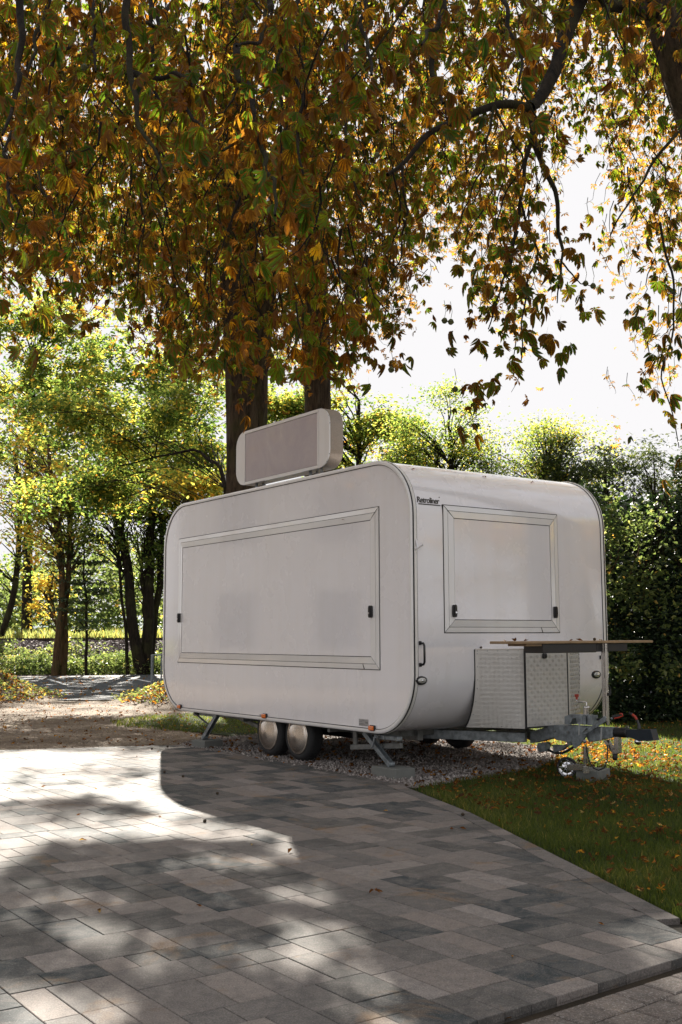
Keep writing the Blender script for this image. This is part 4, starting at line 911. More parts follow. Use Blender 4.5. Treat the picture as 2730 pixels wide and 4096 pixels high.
# ---- added surroundings out of view, to light and mirror in the glossy trailer walls
sheet('added_street', [(-40, -30), (40, -30), (40, 2.5), (3.2, 4.9), near_edge(2.9, 2.2), near_edge(-2.4, 2.2), (-2.6, 0.85), (-9.2, 0.85), (-40, 0.8)][::1], -0.040, M['dirt'], label='pale street out of view behind the paving, put in to mirror in the trailer')
hs = empty('added_house', (-17.5, 13.0, 0), R(8), label='pale rendered house out of view left of the dirt lot, put in to mirror in the trailer', category='added_house')
b = MB(); b.box((-3.5, -6, 0), (3.0, 6, 5.2)); b.build('wall', M['white_frame'], hs)
b = MB(); b.add([(-4, -6.5, 5.2), (3.5, -6.5, 5.2), (3.5, 6.5, 5.2), (-4, 6.5, 5.2), (-.25, -6.5, 8), (-.25, 6.5, 8)], [(0, 4, 5, 3), (1, 2, 5, 4), (0, 1, 4), (2, 3, 5), (0, 3, 2, 1)]); b.build('roof', M['rail_rust'], hs)
for yy in (-4.2, -1.4, 1.4, 4.2):
    for zz in (0.9, 3.4):
        b = MB(); b.box((3.0, yy-0.55, zz), (3.04, yy+0.55, zz+1.3)); wd = b.build('window', M['black_plastic'], hs)
# ------------------------------------------------------------------ vegetation
def poly_resample(P, n):
    P = np.array(P, float); s = np.r_[0, np.cumsum(np.linalg.norm(np.diff(P, axis=0), axis=1))]; t = np.linspace(0, s[-1], n)
    return np.stack([np.interp(t, s, P[:, k]) for k in range(3)], 1)
def wiggle(P, amp, r, n=None):
    P = poly_resample(P, n or max(6, len(P)*3)); m = len(P); w = np.sin(np.linspace(0, np.pi, m))[:, None]
    ph = r.uniform(0, 6.28, (2, 3)); t = np.linspace(0, 1, m)[:, None]
    return P+(np.sin(t*9+ph[0])*0.6+np.sin(t*21+ph[1])*0.4)*amp*w
class Tubes:
    def __init__(s): s.V = []; s.F = []; s.o = 0
    def add(s, P, r0, r1, n=5, rfun=None):
        P = np.asarray(P, float); m = len(P); d = np.gradient(P, axis=0); d /= np.maximum(np.linalg.norm(d, axis=1, keepdims=True), 1e-9)
        ref = np.array([1.0, 0.13, 0.07]); a = np.cross(d, ref); a /= np.maximum(np.linalg.norm(a, axis=1, keepdims=True), 1e-6); b = np.cross(d, a)
        rad = np.linspace(r0, r1, m) if rfun is None else rfun; th = np.arange(n)*2*np.pi/n
        v = P[:, None]+(a[:, None]*np.cos(th)[None, :, None]+b[:, None]*np.sin(th)[None, :, None])*rad[:, None, None]
        s.V.append(v.reshape(-1, 3)); i = np.arange(m*n).reshape(m, n); j = np.roll(i, -1, 1)
        s.F.append(np.stack([i[:-1].ravel(), j[:-1].ravel(), j[1:].ravel(), i[1:].ravel()], 1)+s.o); s.o += m*n
    def build(s, name, m, parent=None, **tags): return np_mesh(name, np.concatenate(s.V), np.concatenate(s.F), m, parent, True, None, **tags)
def trunk_mesh(P, rad, n=20, rough=0.09, seed=3, flare=0.0):
    """thick trunk with ridged bark relief"""
    P = poly_resample(P, 60); m = len(P); th = np.arange(n*2)*np.pi/n; n2 = n*2
    rad = np.interp(np.linspace(0, 1, m), np.linspace(0, 1, len(rad)), rad); d = np.gradient(P, axis=0); d /= np.linalg.norm(d, axis=1, keepdims=True)
    a = np.cross(d, [0.1, 1, 0]); a /= np.linalg.norm(a, axis=1, keepdims=True); b = np.cross(d, a)
    q = np.stack([np.tile(np.cos(th)*3.2, m), np.tile(np.sin(th)*3.2, m), np.repeat(P[:, 2]*0.8, n2)], 1)
    nz = (vnoise(q, seed)-0.5)*1.3+(vnoise(q*2.7, seed+1)-0.5)*0.8; rr = np.repeat(rad, n2)*(1+nz*rough*2.2); rr = rr.reshape(m, n2)
    v = P[:, None]+(a[:, None]*np.cos(th)[None, :, None]+b[:, None]*np.sin(th)[None, :, None])*rr[:, :, None]
    i = np.arange(m*n2).reshape(m, n2); j = np.roll(i, -1, 1); F = np.stack([i[:-1].ravel(), j[:-1].ravel(), j[1:].ravel(), i[1:].ravel()], 1)
    return v.reshape(-1, 3), F

# ---- the three horse chestnuts: two behind the trailer, one at the upper right
D1 = 1568/2730.0
C1 = empty('chestnut_tree', (-1.55, 16.9, 0), label='tall chestnut tree rising behind the left end of the roof sign', category='tree', group='horse chestnut trees')
C2 = empty('chestnut_tree', (-0.5, 19.2, 0), label='chestnut tree rising behind the right end of the roof sign', category='tree', group='horse chestnut trees')
C3 = empty('chestnut_tree', (4.0, 9.6, 0), label='near chestnut tree at the upper right whose long bough hangs over the trailer', category='tree', group='horse chestnut trees')
ctree = [C1, C2, C3]
def local(o, V): return np.asarray(V)-np.array(o.location)
P = [at(975, 2900, 16.9), at(970, 2300, 16.9), at(978, 1950, 16.9), at(985, 1650, 16.9), at(975, 1400, 16.8), at(960, 900, 16.5), at(950, 300, 16.3), at(940, -600, 16)]
P[0][2] = -0.1; v, F = trunk_mesh(P, [0.36, 0.31, 0.29, 0.30, 0.30, 0.27, 0.22, 0.12]); np_mesh('trunk', local(C1, v), F, M['bark_chestnut'], C1, True)
P = [at(1030, 1960, 17.0), at(1035, 1700, 16.9), at(1040, 1500, 16.8), at(1060, 1300, 16.7), at(1110, 900, 16.2), at(1200, 300, 15.6)]
v, F = trunk_mesh(P, [0.13, 0.15, 0.15, 0.13, 0.10, 0.05], seed=9); np_mesh('trunk', local(C1, v), F, M['bark_chestnut'], C1, True)
P = [at(1278, 2900, 19.2), at(1278, 1900, 19.2), at(1275, 1600, 19.2), at(1272, 1400, 19.2), at(1260, 900, 19), at(1240, 300, 18.6), at(1230, -400, 18)]
P[0][2] = -0.1; v, F = trunk_mesh(P, [0.33, 0.27, 0.245, 0.24, 0.22, 0.18, 0.1], seed=21); np_mesh('trunk', local(C2, v), F, M['bark_chestnut'], C2, True)
P = [(4.0, 9.6, -0.1), (3.85, 9.55, 1.0), tuple(at(3000, 1100, 9.4)), tuple(at(2850, 560, 9.2)), tuple(at(2750, 230, 9.0)), tuple(at(2660, -60, 8.9)), tuple(at(2580, -500, 8.8))]
v, F = trunk_mesh(P, [0.42, 0.34, 0.27, 0.235, 0.23, 0.21, 0.17], seed=31, rough=0.12); np_mesh('trunk', local(C3, v), F, M['bark_chestnut'], C3, True)

def bough(tree, name, pts, r0, r1, n=8, amp=0.03, **kw):
    r = np.random.default_rng(len(pts)*7+int(abs(pts[0][0])*10)); T = Tubes(); P = wiggle(pts, amp, r, 26); T.add(local(tree, P), r0, r1, n); o = T.build(name, M['bark_dark'], tree, **kw); return P
BOUGHS = []
def bg(tree, px, Y0, Y1, r0, r1, amp=0.03, name='bough'):
    Ys = np.linspace(Y0, Y1, len(px)); pts = [at(x, y, Yq) for (x, y), Yq in zip(px, Ys)]; BOUGHS.append(bough(tree, name, pts, r0, r1, 8, amp))
bg(C3, [(2640, -150), (2480, -220), (2330, 0), (2290, 120), (2240, 270), (2180, 390), (2131, 435)], 8.8, 7.6, 0.085, 0.045, 0.01)
bg(C3, [(2640, 60), (2560, 50), (2450, 20), (2380, -30), (2250, -150)], 8.9, 8.0, 0.07, 0.04, 0.02)
bg(C3, [(2131, 435), (2060, 420), (1990, 425), (1905, 444), (1820, 490), (1739, 531), (1680, 600), (1617, 661), (1560, 700)], 7.6, 6.8, 0.034, 0.012, 0.02)
bg(C3, [(2131, 435), (2142, 510), (2157, 592), (2190, 680), (2227, 766), (2240, 850), (2244, 940), (2262, 1010)], 7.6, 7.4, 0.026, 0.012, 0.01)
bg(C3, [(2262, 1010), (2255, 1050), (2245, 1120), (2236, 1218)], 7.4, 7.3, 0.010, 0.004, 0.005)
bg(C3, [(2262, 1060), (2300, 1110), (2330, 1140), (2370, 1150)], 7.4, 7.2, 0.007, 0.003, 0.005)
bg(C3, [(2140, 560), (2100, 700), (2096, 800), (2080, 930), (2053, 1036), (2050, 1080)], 7.5, 7.1, 0.016, 0.007, 0.02)
bg(C3, [(2080, 930), (2030, 1080), (2000, 1200), (1960, 1320)], 7.2, 7.0, 0.009, 0.004, 0.02)
bg(C3, [(2090, 800), (2150, 1000), (2120, 1150), (2100, 1300), (2090, 1450)], 7.3, 7.0, 0.010, 0.004, 0.03)
bg(C3, [(1617, 661), (1640, 850), (1600, 1000), (1570, 1150), (1540, 1300)], 6.8, 6.6, 0.009, 0.003, 0.03)
bg(C3, [(1990, 425), (1960, 600), (1900, 750), (1850, 900)], 7.2, 7.0, 0.010, 0.004, 0.03)
bg(C3, [(1990, 425), (2100, 640), (2020, 800), (1990, 950)], 7.2, 7.0, 0.010, 0.004, 0.03)
bg(C3, [(2650, 900), (2690, 1100), (2700, 1300), (2660, 1500), (2720, 1800)], 7.2, 6.6, 0.010, 0.003, 0.03)
bg(C3, [(2750, 500), (2600, 700), (2500, 850), (2450, 950)], 7.9, 7.5, 0.014, 0.005, 0.03)
HANG = [[(90, -60), (95, 150), (98, 300), (60, 420), (20, 530)], [(385, -60), (380, 60), (395, 200), (395, 280)], [(60, 520), (30, 620), (45, 750), (60, 830)], [(530, -60), (520, 80), (525, 230), (540, 380), (575, 500), (635, 600), (675, 720)],
        [(612, -60), (615, 60), (625, 300), (655, 430), (650, 520), (640, 590)], [(215, -60), (190, 100), (140, 200), (110, 330)], [(1090, -60), (1085, 60), (1075, 140), (960, 180)], [(1215, -60), (1190, 40), (1160, 150), (1125, 280), (1130, 480), (1140, 720)],
        [(1150, 120), (1190, 280), (1210, 400), (1200, 560), (1225, 700)], [(960, 180), (965, 320), (1025, 370), (1040, 520), (900, 600)], [(1025, 520), (1085, 640), (1105, 760), (1110, 860)], [(700, 10), (640, 90), (520, 90)], [(530, 290), (660, 300), (820, 310)],
        [(1480, -60), (1470, 60), (1485, 200), (1500, 300)], [(1400, 160), (1380, 330), (1400, 500), (1390, 600)], [(1740, 140), (1740, 260), (1760, 360), (1785, 415)], [(780, 300), (760, 420), (830, 520)], [(320, 80), (270, 180), (210, 260)],
        [(1800, -60), (1760, 100), (1700, 180)], [(2000, -60), (2060, 100), (2100, 220), (2090, 340)]]
for k, h in enumerate(HANG):
    y = 4.7+1.3*((k*37) % 10)/10; bg(C3, h, y+0.4, y-0.3, 0.021 if k % 3 == 0 else 0.014, 0.006, 0.025)

# density of the hanging foliage over the picture of the sky opening (rows 174 px, columns 273 px of the photo)
DEN = np.array([[1, 1, 1, 1, 1, 1, .9, .8, .8, .95], [1, 1, 1, 1, 1, 1, .8, .7, .7, .95], [.8, .9, 1, 1, 1, 1, .75, .6, .5, .75], [.75, 1, 1, 1, 1, 1, .7, .55, .28, .5], [.8, 1, 1, 1, 1, 1, .7, .55, .12, .55],
                [.7, .9, 1, 1, 1, .95, .6, .55, .10, .45], [.55, .8, 1, 1, 1, .9, .28, .65, .10, .25], [.3, .25, .85, 1, 1, .8, .02, .42, .0, .3], [.2, .02, .45, .6, .65, .4, .0, .3, .0, .28], [0, 0, 0, .1, .1, 0, 0, .12, 0, .2], [0, 0, 0, 0, 0, 0, 0, .03, 0, .14], [0, 0, 0, 0, 0, 0, 0, 0, 0, 0]])
def canopy_density(P):
    px, py = project(P); cx = np.clip(px/273.0-0.5, 0, 8.999); cy = np.clip(py/174.0-0.5, 0, 10.999)
    i, j = cx.astype(int), cy.astype(int); fx, fy = cx-i, cy-j
    d = DEN[j, i]*(1-fx)*(1-fy)+DEN[j, i+1]*fx*(1-fy)+DEN[j+1, i]*(1-fx)*fy+DEN[j+1, i+1]*fx*fy
    out = (px < -250) | (px > 2980) | (py < -150)
    low = P[:, 2] < np.where(P[:, 1] > 12, 3.6, 2.9)
    return np.where(out, np.where(low, 0, 0.85), d), out
rc = np.random.default_rng(11)
# twigs
NT_ = 23500
TP = np.stack([rc.uniform(-8.5, 8.5, NT_), 4.6+rc.random(NT_)**0.85*20.5, rc.uniform(2.7, 11.0, NT_)], 1)
den, outm = canopy_density(TP); near = TP[:, 1] < 5.2
den = den*np.where(near & ~outm, 0.6, 1.0)*np.where(TP[:, 1] < 7, 0.75, 1.0)*np.where(np.abs(TP[:, 0]) > 7, .6, 1)
# sight lines outside the frame matter only for shade
den = np.where(outm, den*np.where(TP[:, 1] < 9, 0.06, 0.8)*np.where((TP[:, 0] > 3.5) & (TP[:, 1] < 13), 0.3, 1.0), den)
den = np.minimum(den, canopy_density(TP-np.array([0, 0, 0.75]))[0]*1.6+np.where(outm | (project(TP)[0] < 1500), 1, 0)); den = np.where((den < 0.22) & ~outm, den*0.3, den)
TP = TP[rc.random(NT_) < den]
tw_near = []; tws = {0: Tubes(), 1: Tubes(), 2: Tubes()}; LP_ = []; LD_ = []; LT_ = []
def tree_of(p): return 2 if (p[1] < 10.5 or p[0] > 2.2) else (1 if p[0] > -0.9 and p[1] > 12 else 0)
TWQ = []; LI_ = []
for p in TP:
    t = tree_of(p); L_ = rc.uniform(0.55, 1.25); a = rc.uniform(0, 6.28); hx = np.array([math.cos(a), math.sin(a), 0])*rc.uniform(0.1, 0.5)
    k = np.linspace(0, 1, 6)[:, None]; Q = p+hx*k*L_+np.array([0, 0, -1.0])*(k*L_*0.8)+np.array([0, 0, 0.22])*(k**3)*L_+np.sin(k*7+rc.uniform(0, 6, 3))*0.035; Q[:, 2] += 0.45
    TWQ.append((t, Q))
    nl = rc.integers(8, 13); s = rc.uniform(0.12, 1.04, nl); pos = np.stack([np.interp(s, np.linspace(0, 1, 6), Q[:, c]) for c in range(3)], 1)
    LP_.append(pos); LT_.append(np.full(nl, t)); LI_.append(np.full(nl, len(TWQ)-1))
for Pb in BOUGHS:                       # foliage along the explicit boughs
    n = len(Pb); nl = 30; s = rc.uniform(0.1, 1.0, nl); pos = np.stack([np.interp(s, np.linspace(0, 1, n), Pb[:, c]) for c in range(3)], 1)+rc.normal(0, 0.10, (nl, 3)); LP_.append(pos); LT_.append(np.full(nl, 2)); LI_.append(np.full(nl, -1))
LPt = np.concatenate(LP_)+rc.normal(0, 0.05, (sum(map(len, LP_)), 3)); LTt = np.concatenate(LT_)
# extra clusters named by eye: the hanging sprays against the sky
SPR = [(2250, 1420, 7.0, 5), (2190, 1440, 7.0, 6), (2110, 1400, 7.0, 10), (2060, 1320, 7.0, 12), (2010, 1500, 7.0, 9), (1960, 1590, 6.9, 8), (1900, 1640, 6.9, 9), (1880, 1740, 6.9, 7), (1840, 1370, 6.9, 8), (1930, 1250, 7.0, 14), (2060, 1180, 7.0, 14), (2150, 1120, 7.2, 10), (2260, 1050, 7.3, 8), (2330, 1160, 7.2, 3), (2410, 1165, 7.2, 3),
       (640, 1430, 5.2, 5), (660, 1290, 5.2, 4), (1000, 1500, 5.4, 5), (1060, 1450, 5.6, 6), (20, 1230, 4.4, 4), (90, 1260, 4.4, 3), (10, 1420, 4.3, 3), (240, 1290, 6.4, 4), (1560, 1480, 6.8, 5), (1610, 1470, 6.8, 3), (1480, 1400, 6.8, 6), (2560, 1230, 7.1, 6), (2620, 1290, 7.0, 5), (2660, 1430, 6.9, 8), (2700, 1560, 6.6, 8), (2690, 1680, 6.4, 6), (2710, 1820, 6.2, 6), (960, 1380, 7.6, 16), (1020, 1440, 7.4, 16), (930, 1460, 7.8, 10), (1250, 1420, 7.6, 18), (1310, 1500, 7.5, 14), (1230, 1540, 7.8, 9), (1150, 1400, 7.2, 14), (870, 1380, 7.2, 12), (1400, 1400, 7.4, 12)]
ex = np.concatenate([at(x, y-70, Y)+rc.normal(0, 1, (n, 3))*np.array([0.10, 0.14, 0.10]) for x, y, Y, n in SPR])
keepd, o_ = canopy_density(LPt-np.array([0, 0, 0.16])); ks = sun_gap(LPt, rc)
kd = np.minimum(1, keepd*1.25+np.where(keepd > 0.02, 0.06, 0)); sel = ks & (rc.random(len(LPt)) < kd)
# never let the foliage touch the trailer or the ground
tloc = np.stack([(LPt-TO)@TU, (LPt-TO)@TV], 1); inside = (tloc[:, 0] > -0.5) & (tloc[:, 0] < W+0.5) & (tloc[:, 1] > -0.4) & (tloc[:, 1] < L+0.4) & (LPt[:, 2] < 3.6); sel &= ~inside & (LPt[:, 2] > 2.3)
cnt = np.bincount(np.concatenate(LI_)[sel & (np.concatenate(LI_) >= 0)], minlength=len(TWQ))
for k_, (t, Q) in enumerate(TWQ):
    if cnt[k_] >= 4: tws[t].add(Q-np.array(ctree[t].location), 0.0065, 0.0022, 4)
for T, tr_ in zip((tws[0], tws[1], tws[2]), ctree):
    if T.V: T.build('twigs', M['bark_dark'], tr_, kind='stuff')
LPt = np.concatenate([LPt[sel], ex]); LTt = np.concatenate([LTt[sel], np.full(len(ex), 2)])
n = len(LPt)
px, py = project(LPt); infr = (px > -200) & (px < 2930) & (py > -200) & (py < 2000)
aa = rc.uniform(0, 2*np.pi, n); dr_ = np.stack([np.cos(aa), np.sin(aa), np.zeros(n)], 1); droop = rc.uniform(0.3, 1.1, n); dirx = dr_*np.cos(droop*1.25)[:, None]+np.array([0, 0, -1.0])*np.sin(droop*1.25)[:, None]
roll = rc.normal(0, 0.5, n); size = rc.uniform(0.042, 0.090, n)
# green with yellow and rust: rusty lower outside, greener inside and to the right
w = vnoise(LPt*0.55, 4)*0.6+vnoise(LPt*2.0, 8)*0.4; right = 1/(1+np.exp(-(px-1650)/260)); rust = np.clip(w-0.42+0.10*(1-right)+0.08*(LPt[:, 1] < 8), 0, 1)
u_ = rc.random(n); size = size*np.where(LPt[:, 1] > 11, 1.25, 1.0)
tone = np.where(u_ < 0.96-0.85*rust+0.04*right, rc.uniform(0, 0.46, n), np.where(u_ < 0.90-0.7*rust, rc.uniform(0.4, 0.68, n), rc.uniform(0.60, 1.0, n)))
dry = np.clip(rc.normal(0.22, 0.26, n)+0.3*(tone > 0.6), 0, 1)
order = np.argsort(-(size/LPt[:, 1])*np.where(infr & (px > -50) & (px < 2780) & (py > -50), 1, 0))
hiT = [palmate(7, True, 1, 0.1, 0.5, 95), palmate(7, True, 2, 0.35, 0.8, 75), palmate(6, True, 3, 0.7, 0.9, 60), palmate(7, True, 4, 0.2, 0.9, 85), palmate(5, True, 5, 0.9, 1.0, 50)]
loT = [palmate(7, False, 6, 0.0, 0.6, 90), palmate(6, False, 7, 0.3, 0.8, 70), palmate(5, False, 8, 0.5, 1.0, 55)]
def palmate_far(n, seed):
    r = np.random.default_rng(seed); V = []; F = []; E = []
    for i in range(n):
        th = (i-(n-1)/2)/((n-1)/2)*math.radians(85); L = r.uniform(0.75, 1.05); c, s = math.cos(th), math.sin(th); w = 0.2*L; dz = -r.uniform(0.1, 0.6)*L
        q = [(0, 0, 0), (0.62*L, w, dz*0.4), (0.62*L, -w, dz*0.4), (L, 0, dz)]; o = len(V); V += [(x*c-y*s, x*s+y*c, z) for x, y, z in q]; F += [(o, o+2, o+1), (o+1, o+2, o+3)]; E += [0, 1, 1, 1]
    V = np.array(V); V[:, 0] += 0.6; return V, np.array(F), np.array(E, float)
farT = [palmate_far(5, 16), palmate_far(5, 17), palmate_far(4, 18)]
big = order[:300]
for i in big:
    p = 4 if (dry[i] > 0.75) else rc.integers(0, 4); o = ctree[LTt[i]]
    V, Fq, at_ = scatter([hiT[p]], LPt[i:i+1]-LPt[i:i+1], size[i:i+1], dirx[i:i+1], roll[i:i+1], tone[i:i+1], dry[i:i+1], np.array([0]))
    lf = np_mesh('leaf', V, Fq, M['chestnut_leaf'], o, False, at_); lf.location = tuple(LPt[i]-np.array(o.location))
rest = order[300:]; rest_in = rest[infr[rest]]; rest_out = rest[~infr[rest]]
for t in range(3):
    o = ctree[t]; L0 = np.array(o.location)
    for nm, idx, tm in (('crown', rest_in[:2200], hiT), ('crown', rest_in[2200:11000], loT), ('crown', rest_in[11000:], farT), ('crown', rest_out, farT)):
        idx = idx[LTt[idx] == t]
        if len(idx):
            V, Fq, at_ = scatter(tm, LPt[idx]-L0, size[idx], dirx[idx], roll[idx], tone[idx], dry[idx], rc.integers(0, len(tm), len(idx))); np_mesh(nm, V, Fq, M['chestnut_leaf'], o, False, at_, kind='stuff')
LOG.append(('chestnut leaves', n, 'in frame', int(infr.sum())))
# spiky seed cases hanging in the sprays
b = MB()
for x, y, Y in ((2350, 1140, 7.2), (2380, 1150, 7.2), (1785, 1285, 6.9), (1810, 1290, 6.9), (1825, 1560, 6.9), (1570, 1480, 6.8), (2135, 1380, 7.0), (350, 260, 6.0), (2600, 480, 7.5), (1850, 320, 7.0), (1520, 620, 6.9)):
    p = at(x, y, Y)-np.array(C3.location); ph = [(0.020*math.sin(a)*(1.12 if k % 2 else 0.95), -0.020*math.cos(a)) for k, a in enumerate(np.linspace(0, math.pi, 7))]
    b = MB(); b.lathe(p, (0.2, 0.1, 1), ph, 9, smooth=False); b.tube([p+np.array([0, 0, 0.018]), p+np.array([0.01, 0, 0.07]), p+np.array([0.0, 0.01, 0.14])], 0.002, 4); b.build('seed_case', M['conker_green'], C3)

# ---- general leafy tree
def leaf_cloud(name, m, parent, P, tone, smin, smax, tm=None, r=None, zlo=-0.9, zhi=0.6, keep=True, **tags):
    r = r or rng
    if keep: k = sun_gap(P, r); P = P[k]; tone = tone[k]
    n = len(P)
    if n == 0: return None
    d = rand_dirs(n, zlo, zhi, r); V, Fq, at_ = scatter(tm or [quad_leaf()], P-np.array(parent.location) if parent is not None else P, r.uniform(smin, smax, n), d, r.uniform(-1.2, 1.2, n), tone)
    at_.pop('dry'); return np_mesh(name, V, Fq, m, parent, False, at_, kind='stuff', **tags)
def tree(name, label, cat, trunks, blobs, leafmat, nleaf, smin, smax, barkm='bark_dark', group=None, tone_c=0.4, tone_s=0.25, branches=14, seed=0, lay=1.0, shell=0.55, twig=0.03, kp=True, tm=None):
    """trunks: list of (points, r0, r1); blobs: (x,y,z,rx,ry,rz,weight) clumps of foliage"""
    r = np.random.default_rng(seed+100); base = trunks[0][0][0]; tags = dict(label=label, category=cat)
    if group: tags['group'] = group
    o = empty(name, (base[0], base[1], 0.0), **tags); L0 = np.array(o.location)
    for pts, r0, r1 in trunks: T = Tubes(); T.add(wiggle(pts, 0.05, r, 16)-L0, r0, r1, 8); T.build('trunk', M[barkm], o)
    B = np.array(blobs, float); wts = B[:, 6]*B[:, 3]*B[:, 4]*B[:, 5]; wts /= wts.sum()
    # clumps inside each blob
    nc = max(30, nleaf//60); bi = r.choice(len(B), nc, p=wts); d = rand_dirs(nc, -1, 1, r); rad = r.random(nc)**shell; C_ = B[bi, :3]+d*B[bi, 3:6]*rad[:, None]
    T = Tubes(); tp = trunks
    for k in range(min(branches*6, nc)):
        pts = np.array(tp[k % len(tp)][0]); dz = np.abs(poly_resample(pts, 20)[:, 2]-(C_[k, 2]-0.35*abs(C_[k, 2])*0.3-0.4)); s0 = poly_resample(pts, 20)[dz.argmin()]; mid = (s0+C_[k])/2+np.array([0, 0, 0.12])*np.linalg.norm(C_[k]-s0)
        T.add(wiggle([s0, mid, C_[k]], 0.04, r, 8)-L0, twig, 0.006, 4)
    T.build('branches', M[barkm], o, kind='stuff')
    ci = r.integers(0, nc, nleaf); cs = r.uniform(0.16, 0.42, nc)[ci][:, None]; P = C_[ci]+r.normal(0, 1, (nleaf, 3))*cs*np.array([1, 1, 0.45*lay])
    tn = np.clip(r.normal(tone_c, tone_s*0.5, nc)[ci]+r.normal(0, tone_s*0.6, nleaf), 0, 1)
    leaf_cloud('crown', M[leafmat], o, P, tn, smin, smax, r=r, keep=kp, tm=tm); return o
def A(x, y, Y): return tuple(at(x, y, Y))
def base(x, Y, z=-0.05): p = at(x, 2600, Y); return (p[0], Y, z)
def bl(x, y, Y, rx, ry, rz, w=1.0): p = at(x, y, Y); return (p[0], p[1], p[2], rx, ry, rz, w)
# left row behind the car park, in front of the railway
tree('leaning_tree', 'thin dark tree leaning in from the left edge beyond the rail', 'tree', [([base(-180, 43.5, 1.0), A(0, 2530, 43.5), A(55, 2380, 43.4), A(76, 2180, 43.2), A(85, 2000, 43), A(60, 1800, 43)], 0.16, 0.07)], [bl(40, 1950, 43, 2.2, 2, 1.8), bl(120, 2150, 43, 1.6, 1.5, 1.2, .6), bl(-60, 2250, 43, 1.5, 1.5, 1.4, .7)], 'lime_leaf', 3706, 0.101, 0.193, tone_c=0.35, seed=1)
tree('maple_tree', 'slender maple with russet top standing at the car park edge', 'tree', [([base(218, 34.7), A(228, 2560, 34.7), A(243, 2450, 34.7), A(252, 2300, 34.7), A(240, 2150, 34.6), A(205, 1950, 34.5), A(195, 1750, 34.4)], 0.13, 0.05)], [bl(170, 1980, 34.5, 1.5, 1.4, 1.5), bl(110, 2080, 34.5, 1.0, 1, .9, .8), bl(230, 2150, 34.5, 1.0, 1, .9), bl(300, 1900, 34.5, 1.0, 1, 1.1, .8), bl(90, 1820, 34.5, 1.3, 1.2, 1.3)], 'lime_leaf', 5704, 0.091, 0.172, 'bark_brown', tone_c=0.62, tone_s=0.35, seed=2)
tree('maple_tree', 'second slender trunk just right of the russet maple', 'tree', [([base(250, 34.9), A(256, 2560, 34.9), A(262, 2420, 34.9), A(275, 2250, 34.9), A(277, 2050, 34.9), A(272, 1850, 34.8)], 0.12, 0.05)], [bl(330, 2140, 34.9, 1.2, 1.2, 1.0), bl(270, 2000, 34.9, 1.2, 1.2, 1.2), bl(360, 1960, 34.9, 1.1, 1, 1.1)], 'lime_leaf', 4277, 0.091, 0.162, 'bark_brown', tone_c=0.45, tone_s=0.3, seed=3)
tree('sapling', 'young golden maple sapling between the rail and the slender trunks', 'tree', [([base(240, 35.3), A(225, 2500, 35.3), A(205, 2400, 35.3), A(190, 2300, 35.2)], 0.04, 0.015)], [bl(205, 2430, 35.3, 0.6, .6, .7), bl(170, 2330, 35.3, .7, .6, .5), bl(215, 2290, 35.3, .5, .5, .5)], 'lime_leaf', 1283, 0.091, 0.162, 'bark_brown', tone_c=0.74, tone_s=0.18, seed=4)
rb = np.random.default_rng(77)
tree('beech_sapling', 'young beech with flat layered green branches at the car park edge', 'tree', [([base(343, 34.8), A(342, 2550, 34.8), A(340, 2400, 34.8), A(336, 2250, 34.8), A(335, 2120, 34.8)], 0.055, 0.02)],
     [bl(340+rb.uniform(-60, 60), y, 34.8, 0.95-0.25*abs(k-4)/5, 0.8, 0.07, 3.0) for k, y in enumerate(range(2130, 2560, 38))], 'dark_leaf', 4633, 0.081, 0.142, tone_c=0.62, tone_s=0.2, seed=5, lay=0.12, shell=0.4, branches=3, twig=0.012)
tree('young_tree', 'very thin bare lower trunk between the beech and the dark clump', 'tree', [([base(509, 34.8), A(500, 2560, 34.8), A(491, 2420, 34.8), A(480, 2280, 34.8), A(474, 2150, 34.8), A(465, 1980, 34.8)], 0.06, 0.03)], [bl(440, 2050, 34.8, 1.0, 1, 1.2), bl(500, 2180, 34.8, .8, .8, .6)], 'lime_leaf', 2494, 0.081, 0.152, tone_c=0.3, seed=6)
tree('dark_tree', 'dark trunk curving up left beside the trailer corner', 'tree', [([base(568, 34.9), A(545, 2600, 34.9), A(528, 2500, 34.9), A(515, 2350, 34.9), A(500, 2230, 34.9), A(482, 2120, 34.8), A(470, 1950, 34.6), A(465, 1750, 34.4)], 0.20, 0.08)], [bl(440, 1980, 34.5, 1.5, 1.3, 1.4), bl(430, 2200, 34.6, 1.1, 1.1, .8), bl(520, 1850, 34.4, 1.4, 1.2, 1.3)], 'lime_leaf', 3224, 0.091, 0.162, tone_c=0.15, seed=7)
tree('dark_tree', 'upright dark forked trunk touching the trailer corner in view', 'tree', [([base(583, 35.1), A(586, 2560, 35.1), A(590, 2420, 35.1), A(600, 2250, 35.1), A(608, 2100, 35), A(612, 1900, 35)], 0.21, 0.09), ([A(586, 2520, 35.1), A(578, 2440, 35.1), A(570, 2350, 35.1), A(566, 2250, 35)], 0.10, 0.05)], [bl(600, 2050, 35, 1.4, 1.3, 1.3), bl(560, 2250, 35, 1.0, 1, 1.2), bl(650, 2180, 35, 1.1, 1, 1.2)], 'lime_leaf', 3224, 0.091, 0.162, tone_c=0.15, seed=8)
tree('dark_tree', 'slanting dark trunk rising behind the trailer corner', 'tree', [([base(596, 35.4), A(615, 2450, 35.4), A(632, 2350, 35.4), A(645, 2200, 35.4), A(650, 2050, 35.4)], 0.15, 0.07)], [bl(660, 2080, 35.4, 1.2, 1.1, 1.2), bl(680, 2250, 35.4, 1.0, 1, 1.0)], 'lime_leaf', 2170, 0.091, 0.162, tone_c=0.15, seed=9)
